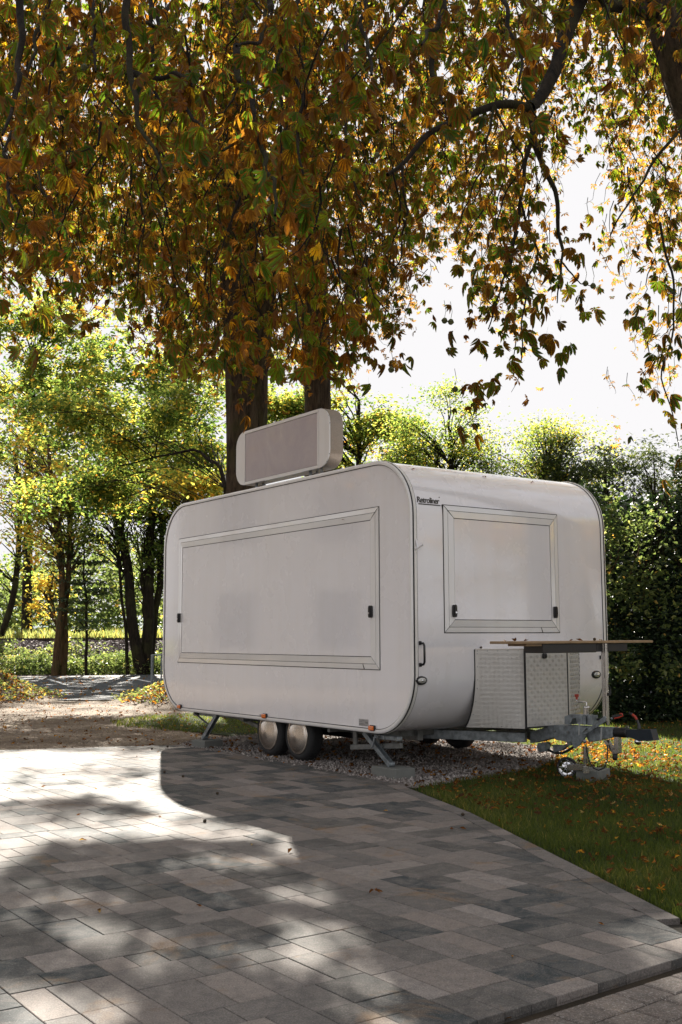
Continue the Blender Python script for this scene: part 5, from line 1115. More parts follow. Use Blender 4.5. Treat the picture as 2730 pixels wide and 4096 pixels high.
# yellow-green limes in the middle distance
G1 = 'lime trees beyond the trailer'
LK = dict(smin=0.13, smax=0.24, lay=0.7)
def sc(k, L_): return [(p[0], p[1], p[2], p[3]*k, p[4]*k, p[5]*k, p[6]) for p in L_]
tree('lime_tree', 'broad yellow green lime filling the space left of the chestnut trunks', 'tree', [([base(800, 44), A(790, 2200, 44), A(760, 1900, 44), A(740, 1500, 44), A(700, 1100, 44)], 0.30, 0.08)],
     sc(1.75, [bl(700, 1700, 43, 2.0, 2, 1.3), bl(800, 1900, 43, 1.6, 1.8, 1.0), bl(560, 1850, 43, 1.7, 1.8, 1.1), bl(430, 1700, 43, 1.6, 1.8, 1.2), bl(640, 1450, 43, 2.2, 2, 1.3), bl(860, 1550, 43, 1.4, 1.5, 1.4), bl(480, 1500, 43, 1.6, 1.6, 1.2, .8), bl(700, 1300, 43, 2.4, 2, 1.0, .7), bl(650, 950, 43, 3.0, 2, 1.6, .6), bl(250, 900, 43, 3.0, 2, 1.6, .6), bl(900, 650, 43, 3.0, 2, 1.6, .6)]), 'lime_leaf', 52000, group=G1, tone_c=0.34, tone_s=0.35, seed=10, **LK)
tree('lime_tree', 'golden leaved lime drooping beside the upper left trailer corner', 'tree', [([base(760, 36), A(770, 2200, 36), A(760, 1900, 36)], 0.16, 0.05)], sc(1.65, [bl(760, 1930, 35, 0.95, 1, .42), bl(640, 1990, 35, .8, .9, .40), bl(860, 1900, 35, .5, .8, .5), bl(560, 1890, 35, .8, .9, .35, .6), bl(560, 1780, 35, .9, .9, .35, .5)]), 'lime_leaf', 9000, smin=0.11, smax=0.2, group=G1, tone_c=0.68, tone_s=0.22, seed=11)
tree('lime_tree', 'pale lime crown high at the far left edge', 'tree', [([base(100, 46), A(110, 2200, 46), A(120, 1800, 46), A(130, 1400, 46)], 0.25, 0.08)], sc(1.5, [bl(80, 1500, 46, 2.2, 2, 1.6), bl(250, 1650, 46, 2.0, 2, 1.5), bl(60, 1750, 46, 1.8, 1.8, 1.1), bl(330, 1430, 46, 1.8, 1.6, 1.3), bl(200, 1850, 46, 1.5, 1.5, 1.0, .8), bl(150, 1300, 46, 2.4, 2, 1.0, .7), bl(420, 1250, 46, 2, 2, 1.0, .7)]), 'lime_leaf', 32000, group=G1, tone_c=0.35, tone_s=0.35, seed=12, **LK)
rbb = np.random.default_rng(404)
def ragged(x0, x1, ytop, depth, n, Y, k=1.0):
    out = []
    for _ in range(n): x = rbb.uniform(x0, x1); t = np.interp(x, [p[0] for p in ytop], [p[1] for p in ytop]); y = t+rbb.uniform(0, 1)**1.6*depth; r_ = rbb.uniform(0.3, 0.75)*k*(0.6+0.4*(y > t+60)); out.append(bl(x, y, Y, r_, r_, r_*rbb.uniform(.4, .8), 1.0))
    return out
tree('lime_tree', 'lime crown with light green leaves right of the roof sign', 'tree', [([base(1420, 34), A(1430, 2000, 34), A(1440, 1600, 34)], 0.2, 0.05)], ragged(1050, 1700, [(1050, 1400), (1300, 1450), (1450, 1560), (1600, 1640), (1700, 1720)], 400, 34, 34, 1.5), 'lime_leaf', 19000, smin=0.09, smax=0.17, group=G1, tone_c=0.36, tone_s=0.35, seed=13, kp=False)
tree('lime_tree', 'nearer lime branches with large yellow green leaves left of the trunks', 'tree', [([base(905, 20), A(900, 2200, 20), A(905, 1950, 20)], 0.09, 0.05), ([A(905, 1950, 20), A(880, 1850, 20.5), A(780, 1800, 21.5), A(600, 1830, 22.5), A(450, 1860, 23)], 0.045, 0.01)], ragged(120, 930, [(120, 1560), (400, 1600), (930, 1500)], 430, 34, 23, 0.9), 'lime_leaf', 13000, smin=0.075, smax=0.13, group=G1, tone_c=0.36, tone_s=0.38, seed=18, kp=False, branches=4, twig=0.012)
T = Tubes()
# conifers and mixed hedge on the right
G2 = 'conifers behind the hedge'
conT = [(np.array([(0, 0, 0), (0.5, 0.10, 0), (0.5, -0.10, 0.02), (1, 0, -0.05), (0.3, 0.30, 0.02), (0.35, -0.3, 0.0)]), np.array([(0, 2, 3), (0, 1, 4), (0, 5, 2)]), np.array([0, 1, 1, 1, 1, 1.0]))]
def conifer(label, x, Y, ytop, rbase, seed, nleaf=11000, tone_c=0.5, group=G2):
    zt = at(x, ytop, Y)[2]; p = base(x, Y); blobs = []
    r = np.random.default_rng(seed)
    for k in range(22):
        f = k/21.0; z = 0.5+(zt-0.7)*f; rr = rbase*(1-f)**0.6+0.22; a = r.uniform(0, 6.28); blobs.append((p[0]+math.cos(a)*rr*0.45, Y+math.sin(a)*rr*0.45, z, rr*0.7, rr*0.7, 0.34, rr**-1.2))
    return tree('conifer', label, 'conifer', [([p, (p[0], Y, zt*0.5), (p[0], Y, zt*0.96)], 0.10, 0.01)], blobs, 'conifer_leaf', nleaf, 0.08, 0.19, group=group, tone_c=tone_c, tone_s=0.3, seed=seed, shell=0.6, tm=conT, lay=0.9, kp=False)
conifer('dark conifer peeking over the front of the trailer roof', 1560, 34, 1790, 1.7, 41, tone_c=0.55)
conifer('feathery green conifer over the middle of the trailer roof', 1760, 31, 1740, 1.7, 42)
conifer('dark pointed conifer behind the far end of the trailer roof', 1980, 30, 1770, 1.8, 43, tone_c=0.35)
conifer('tall dark conifer just right of the trailer', 2260, 28, 1690, 1.7, 44, 14000, tone_c=0.3)
conifer('dark conifer beside the trailer corner with a ragged top', 2440, 27, 1760, 1.7, 45, 12000, tone_c=0.4)
conifer('loose conifer at the right edge of the view', 2640, 26, 1780, 1.8, 46, 12000, tone_c=0.45)
conifer('conifer beyond the right edge of the hedge', 2900, 26, 1700, 1.9, 47, 9000, tone_c=0.4)
tree('birch', 'pale leafed birch top above the conifers', 'tree', [([base(2200, 28), A(2200, 2200, 28), A(2190, 1850, 28)], 0.09, 0.02)], ragged(1950, 2420, [(1950, 1880), (2060, 1780), (2140, 1720), (2230, 1690), (2330, 1740), (2420, 1800)], 240, 26, 28), 'lime_leaf', 9000, 0.05, 0.10, tone_c=0.45, tone_s=0.3, seed=14, kp=False)
tree('birch', 'pale tree top rising furthest left above the trailer roof line', 'tree', [([base(1800, 30), A(1800, 2200, 30), A(1800, 1700, 30)], 0.09, 0.02)], ragged(1560, 1980, [(1560, 1700), (1700, 1640), (1790, 1540), (1860, 1600), (1980, 1760)], 330, 30, 30), 'lime_leaf', 12000, 0.06, 0.11, tone_c=0.35, tone_s=0.3, seed=15, kp=False)
tree('added_tree', 'golden autumn tree put in out of view right of the lawn to warm the wall reflection', 'tree', [([(11.5, 10.5, 0), (11.4, 10.4, 2.5), (11.6, 10.6, 5)], 0.16, 0.05)], [(11.5, 10.5, 3.8, 2.2, 2.6, 1.6, 1), (11.0, 8.0, 3.0, 1.6, 1.8, 1.3, 1), (11.8, 12.8, 3.2, 1.6, 1.8, 1.4, 1)], 'lime_leaf', 9000, 0.12, 0.22, tone_c=0.8, tone_s=0.2, seed=51, kp=False)  # unseen tree added to give the trailer end wall a warm reflection
# hedge
hedge = empty('hedge', (4.8, 15.2, 0), label='dense dark green hedge at the back of the lawn right of the trailer', category='hedge'); HL = np.array(hedge.location)
rh = np.random.default_rng(5); n = 62000
hx = rh.uniform(3.38, 8.5, n); hz = rh.random(n)*3.9; q = np.stack([hx*1.2, hz*1.2, np.zeros(n)], 1); bul = (vnoise(q, 3)-0.5)*0.9+(vnoise(q*2.6, 6)-0.5)*0.4
hy = 14.75-bul*0.7+np.abs(rh.normal(0, 0.28, n)); top = 3.0+(vnoise(np.stack([hx*2.3, np.zeros(n), np.zeros(n)], 1), 9)-0.5)*2.4; k = hz < top
P = np.stack([hx, hy, hz+0.02], 1)[k]; hn = vnoise(P*1.8, 2)
n = len(P); d = rand_dirs(n, -0.8, 0.5, rh); d[:, 1] -= 0.4; V, Fq, at_ = scatter([quad_leaf(1, 0.6, 0.15)], P-HL, rh.uniform(0.04, 0.095, n), d, rh.uniform(-1.3, 1.3, n), np.clip(hn*0.8+rh.normal(0, 0.2, n)+0.25*(rh.random(n) < 0.06), 0, 1)); at_.pop('dry')
np_mesh('foliage', V, Fq, M['dark_leaf'], hedge, False, at_, kind='stuff')
n = 22000; hx = rh.uniform(3.45, 8.5, n); hz = rh.random(n)*3.9; k = hz < 3.0+(vnoise(np.stack([hx*1.7, np.zeros(n), np.zeros(n)], 1), 9)-0.5)*1.6; P = np.stack([hx, rh.uniform(15.2, 16.3, n), hz], 1)[k]; n = len(P)
V, Fq, at_ = scatter([quad_leaf(1, 0.75, 0.1)], P-HL, rh.uniform(0.09, 0.17, n), rand_dirs(n, -0.8, 0.5, rh), rh.uniform(-1.3, 1.3, n), np.clip(rh.normal(0.15, 0.15, n), 0, 1)); at_.pop('dry'); np_mesh('foliage', V, Fq, M['dark_leaf'], hedge, False, at_, kind='stuff')
T = Tubes()
for k in range(60):
    x = rh.uniform(3.6, 8.4); p0 = np.array([x, 15.2, 0]); T.add(wiggle([p0, p0+np.array([rh.uniform(-.3, .3), rh.uniform(-.4, .1), 1.6]), p0+np.array([rh.uniform(-.6, .6), rh.uniform(-.5, .2), 3.2])], 0.06, rh, 10)-HL, 0.025, 0.006, 5)
T.build('stems', M['bark_dark'], hedge, kind='stuff')
# climbing sprays catching light in the hedge
sp = np.concatenate([at(x, y, 14.3)+rh.normal(0, 1, (n_, 3))*np.array([sx, 0.12, sz]) for x, y, n_, sx, sz in ((2480, 2150, 260, .22, .10), (2560, 2100, 260, .20, .14), (2450, 2060, 160, .06, .22), (2580, 2300, 300, .25, .2), (2640, 2450, 160, .2, .2), (2500, 2360, 300, .25, .15), (2680, 2700, 160, .1, .2), (2500, 2680, 140, .12, .1))])
cl = empty('climbing_shrub', tuple(at(2500, 2150, 14.3)*np.array([1, 1, 0])), label='lighter green sprays climbing through the dark hedge', category='shrub'); leaf_cloud('foliage', M['bramble_leaf'], cl, sp, np.clip(rh.normal(0.35, 0.25, len(sp)), 0, 1), 0.05, 0.10, r=rh, keep=False)
T = Tubes()
for x0, y0, x1, y1 in ((2420, 2500, 2450, 1960), (2500, 2400, 2570, 2080), (2560, 2420, 2600, 2250), (2440, 2300, 2500, 2140)): T.add(wiggle([at(x0, y0, 14.5), at((x0+x1)/2+10, (y0+y1)/2, 14.4), at(x1, y1, 14.3)], 0.03, rh, 10)-np.array(cl.location), 0.010, 0.004, 5)
T.build('stems', M['bark_brown'], cl, kind='stuff')

# ---- bramble on the bank, far wood, grass strips
rm = np.random.default_rng(21); n = 62000
bx = rm.uniform(-15, 6, n); byy = rm.uniform(34.3, 39.2, n)-0.06*bx; t = (byy+0.06*bx-34.3)/4.9; ht = (vnoise(np.stack([bx*0.9, byy*0.9, np.zeros(n)], 1), 3))
keep = rm.random(n) < np.clip(1.35-t*1.0-0.5*(bx < -7)*t+(ht-0.5)*1.2, 0.02, 1)
bz = bank_z(bx, byy)+np.maximum(0, rm.random(n))*(0.2+0.9*ht*(1-0.7*t))
P = np.stack([bx, byy, bz], 1)[keep]; leaf_cloud('bramble', M['bramble_leaf'], None, P, np.clip(vnoise(P*0.9, 8)*0.7+rm.normal(0.12, 0.2, len(P)), 0, 1), 0.07, 0.17, r=rm, keep=False, label='sunlit bramble and weeds covering the railway bank')
n = 56000; fx = rm.uniform(-27, 12, n); fy = rm.uniform(50, 62, n); fc = vnoise(np.stack([fx*0.22, fy*0.2, np.zeros(n)], 1), 14); topz = 1.5+6.5*fc+2.0*(fx > -16)*0; fz = rm.random(n)*topz
P = np.stack([fx, fy, fz], 1); kk = vnoise(P*0.8, 31) > 0.36; P = P[kk]
leaf_cloud('far_wood', M['bramble_leaf'], None, P, np.clip(vnoise(P*0.35, 5)*0.9+rm.normal(-0.05, 0.15, len(P)), 0, 1), 0.2, 0.42, r=rm, keep=False, label='hazy sunlit woodland beyond the railway')
def blades(name, P, hmin, hmax, wd, mat, tone, lean, r, parent=None, **tags):
    n = len(P); a = r.uniform(0, 2*np.pi, n); h = r.uniform(hmin, hmax, n); la = r.uniform(0, 2*np.pi, n); ll = r.uniform(0.1, lean, n)*h
    sx, sy = np.cos(a)*wd/2, np.sin(a)*wd/2; lx, ly = np.cos(la)*ll, np.sin(la)*ll
    v = np.empty((n, 5, 3)); z = P[:, 2]
    v[:, 0] = np.stack([P[:, 0]-sx, P[:, 1]-sy, z], 1); v[:, 1] = np.stack([P[:, 0]+sx, P[:, 1]+sy, z], 1)
    v[:, 2] = np.stack([P[:, 0]+sx*.8+lx*.35, P[:, 1]+sy*.8+ly*.35, z+h*.6], 1); v[:, 3] = np.stack([P[:, 0]-sx*.8+lx*.35, P[:, 1]-sy*.8+ly*.35, z+h*.6], 1); v[:, 4] = np.stack([P[:, 0]+lx, P[:, 1]+ly, z+h], 1)
    f = np.array([(0, 1, 2), (0, 2, 3), (3, 2, 4)])[None]+(np.arange(n)*5)[:, None, None]
    return np_mesh(name, v.reshape(-1, 3), f.reshape(-1, 3), mat, parent, False, dict(tone=np.repeat(tone, 5)), **tags)
n = 9000; gx = rm.uniform(-16, 4, n); gy = rm.uniform(42.4, 44.5, n)-0.06*gx; blades('tall_grass', np.stack([gx, gy, bank_z(gx, gy)], 1), 0.25, 0.6, 0.03, M['bramble_leaf'], np.clip(rm.normal(0.75, 0.12, n), 0, 1), 0.5, rm, kind='stuff', label='pale dry grass strip behind the rails')

# ---- lawn
def inpoly(x, y, poly):
    c = np.zeros(len(x), bool); n = len(poly); j = n-1
    for i in range(n):
        xi, yi = poly[i]; xj, yj = poly[j]; t = ((yi > y) != (yj > y)) & (x < (xj-xi)*(y-yi)/(yj-yi+1e-12)+xi); c ^= t; j = i
    return c
rl = np.random.default_rng(31)
def on_block(x, y):
    u = (x-TO[0])*TU[0]+(y-TO[1])*TU[1]; v = (x-TO[0])*TV[0]+(y-TO[1])*TV[1]; return (np.abs(u-1.37) < 0.16) & (np.abs(v+0.64) < 0.13)
n = 420000; r_ = rl.random(n); gy = 3.6+13.0*r_**1.5; gx = rl.uniform(0.4, 1, n)*0+rl.uniform(-0.1, 0.40, n)*gy+0.3
k = inpoly(gx, gy, lawn_poly) & ~inpoly(gx, gy, gravel_poly) & ~on_block(gx, gy) & (rl.random(n) < np.where(gy < 12, 0.62, 0.3)); gx, gy = gx[k], gy[k]
dn = vnoise(np.stack([gx*2.2, gy*2.2, np.zeros(len(gx))], 1), 3); k = rl.random(len(gx)) < 0.45+0.6*dn; gx, gy, dn = gx[k], gy[k], dn[k]
blades('grass', np.stack([gx, gy, np.full(len(gx), -0.020)], 1), 0.025, 0.065, 0.0045, M['grass_blade'], np.clip(0.15+dn*0.55+rl.normal(0, 0.17, len(gx)), 0, 1), 0.9, rl, kind='stuff', label='short green grass of the lawn')
LOG.append(('grass',len(gx)))
n = 16000; gx = rl.uniform(-3.9, -0.4, n); gy = rl.uniform(12.8, 19, n); pl2 = [(-1.7, 13.6), (-2.5, 14.3), (-3.0, 14.7), (-3.3, 15.6), (-2.9, 16.6), (-0.3, 17.6), (-0.3, 13.4)]; k = inpoly(gx, gy, pl2); gx, gy = gx[k], gy[k]
blades('grass', np.stack([gx, gy, np.full(len(gx), -0.03)], 1), 0.02, 0.06, 0.008, M['grass_blade'], np.clip(rl.normal(0.55, 0.2, len(gx)), 0, 1), 0.9, rl, kind='stuff', label='patch of longer grass behind the trailer corner')

# fallen leaves
litT = [palmate(5, False, 61, 0.5, -0.25), palmate(7, False, 62, 0.2, 0.25), ellip_leaf(1.5, 0.7, 0.22, 0.2), ellip_leaf(1.3, 0.8, 0.3, -0.25), palmate(5, False, 63, 0.8, 0.3)]
def litter(name, x, y, z, smin, smax, label, r, tc=0.45, ts=0.28, tm=None):
    n = len(x); a = r.uniform(0, 6.28, n); tl = r.normal(0, 0.35, n); d = np.stack([np.cos(a)*np.cos(tl), np.sin(a)*np.cos(tl), np.sin(tl)], 1)
    tm = tm or litT; V, Fq, at_ = scatter(tm, np.stack([x, y, z], 1), r.uniform(smin, smax, n), d, r.normal(0, 0.6, n)+np.pi*(r.random(n) < .5), np.clip(r.normal(tc, ts, n), 0, 1), np.clip(r.normal(0.3, 0.25, n), 0, 1), r.integers(0, len(tm), n)); return np_mesh(name, V, Fq, M['fallen_leaf'], None, False, at_, kind='stuff', label=label)
n = 9000; ly = 3.7+11.0*rl.random(n)**1.3; lx = rl.uniform(-0.05, 0.38, n)*ly+0.25
dnl = vnoise(np.stack([lx*1.1, ly*1.1, np.zeros(n)], 1), 17); dense = ((lx-2.6)**2/1.6+(ly-10.4)**2/5.0 < 1)
k = inpoly(lx, ly, lawn_poly) & ~on_block(lx, ly) & ~inpoly(lx, ly, gravel_poly) & (rl.random(n) < np.where(dense, 0.6, np.clip((dnl-0.30)*1.4, 0.08, 0.8))); lx, ly = lx[k], ly[k]; lx, ly = lx+0, ly+0
litter('leaf_litter', lx, ly, 0.012+rl.random(len(lx))*0.02, 0.015, 0.038, 'brown and yellow leaves scattered over the lawn', rl)
n = 750; lx = rl.normal(2.4, 0.55, n); ly = rl.normal(10.6, 1.2, n); k = inpoly(lx, ly, lawn_poly) & ~inpoly(lx, ly, gravel_poly); lx, ly = lx[k], ly[k]
litter('leaf_litter', lx, ly, 0.01+rl.random(len(lx))*0.03, 0.018, 0.042, 'thick drift of orange leaves in sun beyond the coupling', rl, 0.66, 0.25)
n = 900; lx = rl.uniform(-7, -0.5, n); ly = rl.uniform(11.9, 20, n); k = inpoly(lx, ly, lot_poly) & (rl.random(n) < .75); lx, ly = lx[k], ly[k]; litter('leaf_litter', lx, ly, np.full(len(lx), -0.015), 0.02, 0.05, 'scattered leaves on the dirt lot', rl, 0.5, 0.3)
n = 420; u2 = rl.uniform(-0.1, 2.8, n); v2 = rl.uniform(-0.1, 4.3, n); q = TO[None]+u2[:, None]*TU+v2[:, None]*TV; k = inpoly(q[:, 0], q[:, 1], gravel_poly); q = q[k]; litter('leaf_litter', q[:, 0], q[:, 1], np.full(len(q), 0.012), 0.02, 0.05, 'dry leaves lying on the gravel under the trailer', rl, 0.35, 0.25)
n = 500; lx = rl.uniform(-9, -3, n); ly = rl.uniform(20.6, 33, n); litter('leaf_litter', lx, ly, np.full(len(lx), 0.0), 0.03, 0.06, 'stray leaves on the car park asphalt', rl, 0.7, 0.2)
# gravel stones
def stones(name, x, y, z, smin, smax, mat, label, r, parent=None):
    n = len(x); base_v = np.array([(1, 0, 0), (-1, 0, 0), (0, 1, 0), (0, -1, 0), (0, 0, 1), (0, 0, -1)], float); f = np.array([(0, 2, 4), (2, 1, 4), (1, 3, 4), (3, 0, 4), (2, 0, 5), (1, 2, 5), (3, 1, 5), (0, 3, 5)])
    V = base_v[None]*r.uniform(0.6, 1.25, (n, 6, 1))*r.uniform(0.6, 1.1, (n, 1, 3)); d = rand_dirs(n, -1, 1, r); X, Y, Z = rot_from(d, r.uniform(0, 6.28, n))
    V = V[:, :, 0:1]*X[:, None]+V[:, :, 1:2]*Y[:, None]+V[:, :, 2:3]*Z[:, None]; V = V*r.uniform(smin, smax, n)[:, None, None]+np.stack([x, y, z], 1)[:, None]
    return np_mesh(name, V.reshape(-1, 3), (f[None]+(np.arange(n)*6)[:, None, None]).reshape(-1, 3), mat, parent, False, dict(tone=np.repeat(r.random(n), 6)), kind='stuff', label=label)
def stone_mat(name, stops):
    t = NT(name); geo = t.n('ShaderNodeNewGeometry').outputs['Position']; c = t.ramp(t.attr('tone'), stops); c = t.mix(t.math('MULTIPLY', t.noise(60, 3, 0.6, geo), 0.5), c, tuple(0.6*x for x in stops[0][1])); M[name] = t.pbr(c, 0.85, 0)
stone_mat('gravel_stone', [(0, (0.16, 0.14, 0.13)), (0.5, (0.34, 0.30, 0.28)), (1, (0.52, 0.48, 0.45))]); stone_mat('dirt_stone', [(0, (0.15, 0.12, 0.095)), (0.6, (0.26, 0.215, 0.175)), (1, (0.48, 0.43, 0.37))])
stone_mat('ballast_rock', [(0, (0.05, 0.04, 0.045)), (0.6, (0.16, 0.125, 0.125)), (1, (0.40, 0.34, 0.34))])
n = 26000; u2 = rl.uniform(-0.17, 2.9, n); v2 = rl.random(n)*5.2-0.3; q = TO[None]+u2[:, None]*TU+v2[:, None]*TV; jit = (vnoise(q*6, 3)-0.5)*0.16; k = inpoly(q[:, 0]+jit, q[:, 1]+jit, gravel_poly) & (u2 > -0.135) & (rl.random(n) < np.where((u2 < 0.6) | (v2 < 0.8), 1, 0.35)); q = q[k]
stones('gravel', q[:, 0], q[:, 1], rl.uniform(-0.012, 0.006, len(q)), 0.006, 0.0155, M['gravel_stone'], 'loose pale crushed stones around the trailer wheels', rl)
n = 13000; x = rl.uniform(-7.5, -0.4, n); y = 11.2+9.3*rl.random(n)**1.4; k = inpoly(x, y, lot_poly) & (y > 9.93+(x+9)*0.2795+0.05); x, y = x[k], y[k]; stones('pebbles', x, y, np.full(len(x), -0.028), 0.003, 0.011, M['dirt_stone'], 'small stones in the dirt lot', rl)
n = 12000; x = rl.uniform(-15, 4, n); y = rl.uniform(36.8, 41.2, n)-0.06*x; stones('ballast', x, y, bank_z(x, y), 0.035, 0.09, M['ballast_rock'], 'coarse ballast stones below the rails', rl)
# soil and leaf mounds
def mound(cx, cy, rx, ry, h, label, seed):
    def zf(X, Y): d = ((X-cx)/rx)**2+((Y-cy)/ry)**2; q = np.stack([X.ravel()*3, Y.ravel()*3, np.zeros(X.size)], 1); return h*np.exp(-d*1.6)*(1+0.35*(vnoise(q, seed).reshape(X.shape)-0.5))-0.055
    o = grid_sheet('mound', cx-rx*1.7, cx+rx*1.7, cy-ry*1.7, cy+ry*1.7, 60, 60, zf, M['dirt'], label); r = np.random.default_rng(seed); n = 2600
    x = r.normal(cx, rx*0.6, n); y = r.normal(cy, ry*0.6, n); z = zf(x, y); k = z > 0.0; litter('leaf_litter', x[k], y[k], z[k]+0.02, 0.03, 0.07, 'leaves and weeds on the '+label, r, 0.62, 0.3)
    x = r.normal(cx, rx*0.7, 3500); y = r.normal(cy, ry*0.7, 3500); z = zf(x, y); k = z > -0.02; leaf_cloud('weeds', M['bramble_leaf'], None, np.stack([x, y, z+0.04+r.random(3500)*0.1], 1)[k], np.clip(r.normal(0.6, 0.3, k.sum()), 0, 1), 0.03, 0.08, r=r, keep=False, label='weeds growing on the '+label); n = 3000
    x = r.normal(cx, rx*0.55, n); y = r.normal(cy, ry*0.55, n); z = zf(x, y); k = z > 0.0; stones('stones', x[k], y[k], z[k], 0.01, 0.045, M['dirt_stone'], 'stones on the '+label, r)
mound(-7.1, 20.8, 1.35, 1.5, 0.62, 'low heap of soil and leaves at the left edge', 3); mound(-2.6, 20.6, 1.3, 1.6, 0.50, 'overgrown soil heap behind the trailer end', 4)

# galvanised barrier at the car park
ba = empty('barrier', (-4.38, 25.3, 0), label='galvanised tube barrier frame at the car park beside the trailer', category='barrier'); BLc = np.array(ba.location)
for x, Y in ((606, 25.3), (643, 27.4)):
    z1_ = at(606, 2616, 25.3)[2]; p = at(x, 2600, Y); b = MB(); b.tube([(p[0]-BLc[0], Y-BLc[1], 0), (p[0]-BLc[0], Y-BLc[1], z1_)], 0.03 if x < 620 else 0.02, 10); b.build('post', M['galvanised'], ba)
p0 = at(602, 2616, 25.3); p1 = at(720, 2616, 27.0); b = MB(); b.tube([p0-BLc, np.array([p1[0], 27.0, p0[2]])-BLc], 0.018, 8); b.build('top_rail', M['galvanised'], ba)

# ---- single fallen leaves and conkers on the paving, the counter and the roof
def single_leaf(px, py, size, tone, label, z=0.004, tmpl=0, P=None, group=None, tilt=0.15):
    c = gnd(px, py, z) if P is None else np.array(P); r = np.random.default_rng(int(px*7+py)); a = r.uniform(0, 6.28); d = np.array([[math.cos(a), math.sin(a), tilt]])
    tm = [ellip_leaf(1.6, 0.85, 0.3, 0.25), ellip_leaf(1.8, 0.7, 0.45, -0.3), palmate(5, True, 91, 0.9, 0.5), palmate(3, True, 92, 0.6, -0.3)]
    V, Fq, at_ = scatter([tm[tmpl]], np.zeros((1, 3)), np.array([size]), d, np.array([r.normal(0, 0.4)]), np.array([tone]), np.array([0.3])); V[:, 2] = (V[:, 2]-V[:, 2].min())*0.55; V[:, :2] -= V[:, :2].mean(0)
    o = np_mesh('fallen_leaf', V, Fq, M['fallen_leaf'], None, False, at_, label=label, category='leaf', group=group or 'single leaves fallen on the paving'); o.location = (c[0], c[1], c[2]); return o
z1 = lambda x, y: (x/1.568, 3400+y/1.568)
for (px, py), s, t, lab, k in (
    ((388, 3641), .030, .95, 'pale curled leaf standing alone on the lower left slabs', 1), ((1490, 3574), .060, .35, 'large brown curled leaf on a dark slab in the centre', 2), ((1151, 3408), .045, .25, 'brown curled leaf on a bright sunlit patch', 1),
    ((1000, 3378), .040, .99, 'pale cream leaf on the dark slab left of the brown curled one', 0), ((322, 3354), .040, .9, 'flat pale yellow leaf in the sun on the left slabs', 0), ((375, 3151), .028, .92, 'small pale twisted leaf on the bright far slabs', 1),
    ((25, 3148), .035, .75, 'yellow leaf at the left edge of the paving', 0), ((487, 2995), .030, .55, 'orange leaf on the bright far edge of the paving', 0), ((540, 3022), .025, .5, 'small orange leaf near the far edge beside the trailer shadow', 1),
    ((626, 3004), .035, .3, 'brown leaf touching the corner of the trailer shadow', 0), ((306, 3254), .025, .4, 'little brown leaf on the left slabs above the flat pale leaf', 1), ((248, 3093), .025, .8, 'tiny golden leaf in the bright area of the far left slabs', 1),
    ((166, 3140), .030, .2, 'dark curled leaf on the left slabs right of the edge leaf', 1), ((631, 3264), .02, .4, 'small brown leaf just below the end of the trailer shadow', 1), ((1535, 3245), .028, .85, 'small pale leaf on the slabs beneath the near support leg', 0),
    ((1800, 3322), .035, .3, 'brown leaf lying on the slabs left of the lawn edge', 1), ((1845, 3321), .035, .15, 'dark brown leaf lying next to another nearer the lawn edge', 1), ((2395, 3705), .02, .45, 'tiny leaf on the pale slab near the right paving edge', 1),
    ((787, 3622), .02, .3, 'tiny brown leaf in the middle of the lower left slabs', 1), ((2040, 3832), .018, .7, 'tiny yellow leaf on a slab joint at the lower right', 0), ((2275, 3980), .055, .75, 'golden curled leaf lying in the soil gap at the lower right', 2),
    ((2010, 4080), .05, .8, 'yellow leaf at the bottom of the soil gap', 0), ((1168, 3105), .02, .85, 'small yellow leaf on the dark slabs in front of the wheels', 0), ((440, 3458), .018, .4, 'tiny brown leaf below the left bright slabs', 1)):
    single_leaf(px, py, s*0.8, t, lab, tmpl=k, z=0.003 if py < 3950 else -0.025)
def conker(px, py, lab, z=0.0, P=None, s=0.012):
    c = gnd(px, py, z) if P is None else np.array(P); r = random.Random(px); b = MB(); pr_ = [(s*math.sin(a)*(1+0.12*math.sin(3*a+px)), s*(1-math.cos(a))*0.9) for a in np.linspace(0, math.pi, 9)]
    b.lathe((0, 0, 0), (r.uniform(-.3, .3), r.uniform(-.3, .3), 1), pr_, 12); zz = min(v[2] for v in b.v); b.v = [(x, y, z_-zz) for x, y, z_ in b.v]
    o = b.build('conker', M['conker_shell'], label=lab, category='conker', group='dark conker husks lying about'); o.location = tuple(c)
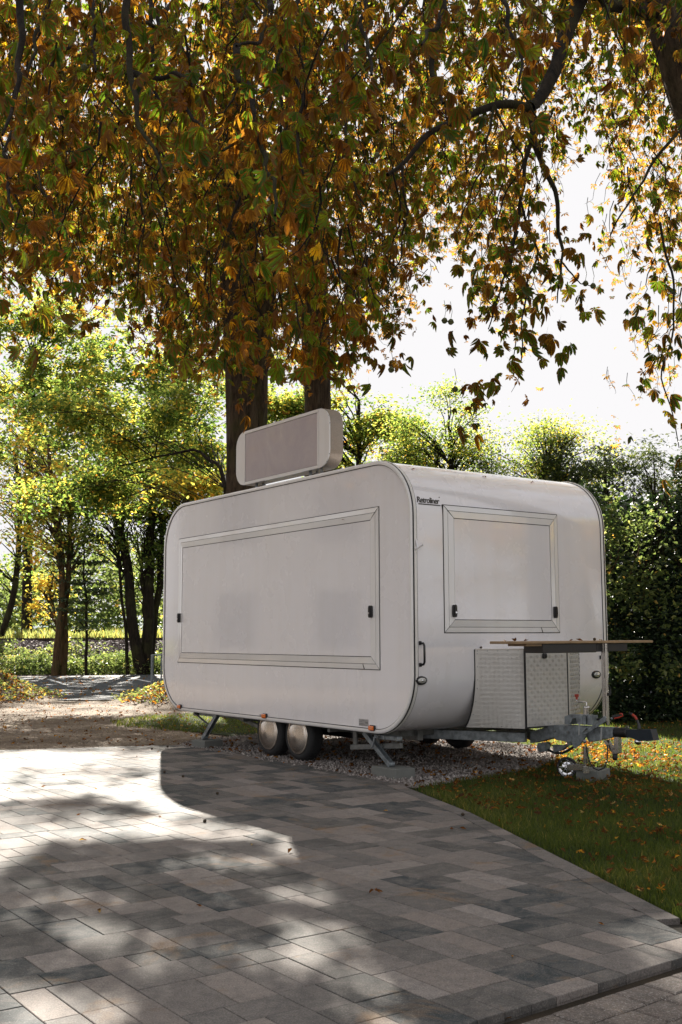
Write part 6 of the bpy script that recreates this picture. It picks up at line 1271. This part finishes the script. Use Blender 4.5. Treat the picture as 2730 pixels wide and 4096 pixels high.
for px, py, lab in ((726, 3106, 'dark conker husk in the trailer shadow, second from the top'), (652, 3088, 'dark conker husk on the edge of the trailer shadow'), (862, 3176, 'flat dark conker husk in the middle of the shaded slabs'), (810, 3287, 'round conker husk below the bright wedge of sunlight'), (602, 2994, 'conker husk at the far edge of the bright slabs'), (663, 2985, 'conker husk beside the far concrete block'), (1844, 3268, 'conker husk on the border slabs by the lawn'), (1618, 3148, 'conker husk in the gravel at the lawn corner')): conker(px, py, lab)
for q, s, t, lab, k in (((uq(2022)+0.0, VT+0.03), .04, .8, 'small yellow leaf at the left end of the counter board', 0), ((uq(2065), VT+0.04), .07, .1, 'long dark curled leaf on the counter board', 1), ((uq(2105), VT+0.03), .06, .2, 'second dark curled leaf beside the longest one on the board', 1), ((uq(2325), VT+0.04), .045, .2, 'brown leaf on the right half of the counter board', 1), ((uq(2290), VT+0.04), .03, .3, 'thin dry leaf stem curl on the board', 1), ((uq(2405), VT+0.03), .035, .85, 'yellow leaf on the board above its metal leg', 0)):
    single_leaf(q[0]*100+50, q[1]*10, s*0.75, t, lab, P=t2w(q[0], q[1], zt+0.001), tmpl=k, group='leaves lying on the counter board')
conker(7, 1, 'conker husk on the counter board near the metal leg', P=t2w(uq(2385), VT+0.04, zt), s=0.013); conker(9, 1, 'conker husk on top of the tread plate box', P=t2w(0.72, -0.02, ZB1+0.006), s=0.011)
for u2, tn, lab, k, s in ((1.02, .55, 'orange leaf on the trailer roof edge, the largest there', 2, .03), (0.20, .3, 'brown leaf at the front end of the trailer roof edge', 0, .025), (1.62, .25, 'dark leaf toward the right end of the trailer roof edge', 0, .028), (0.05, .4, 'tiny leaf beside the front corner seal on the roof', 0, .018)):
    vr = 0.22; zr = H-RR+math.sqrt(RR*RR-(RR-vr)**2); single_leaf(u2*1000, 9, s, tn, lab, P=t2w(u2, vr, zr+0.001), tmpl=k, group='leaves on the trailer roof')
single_leaf(77, 3, 0.02, .3, 'small brown leaf caught on the top hatch frame', P=t2w(-0.03, 0.93, 2.19), tmpl=0, group='leaves stuck on the trailer')
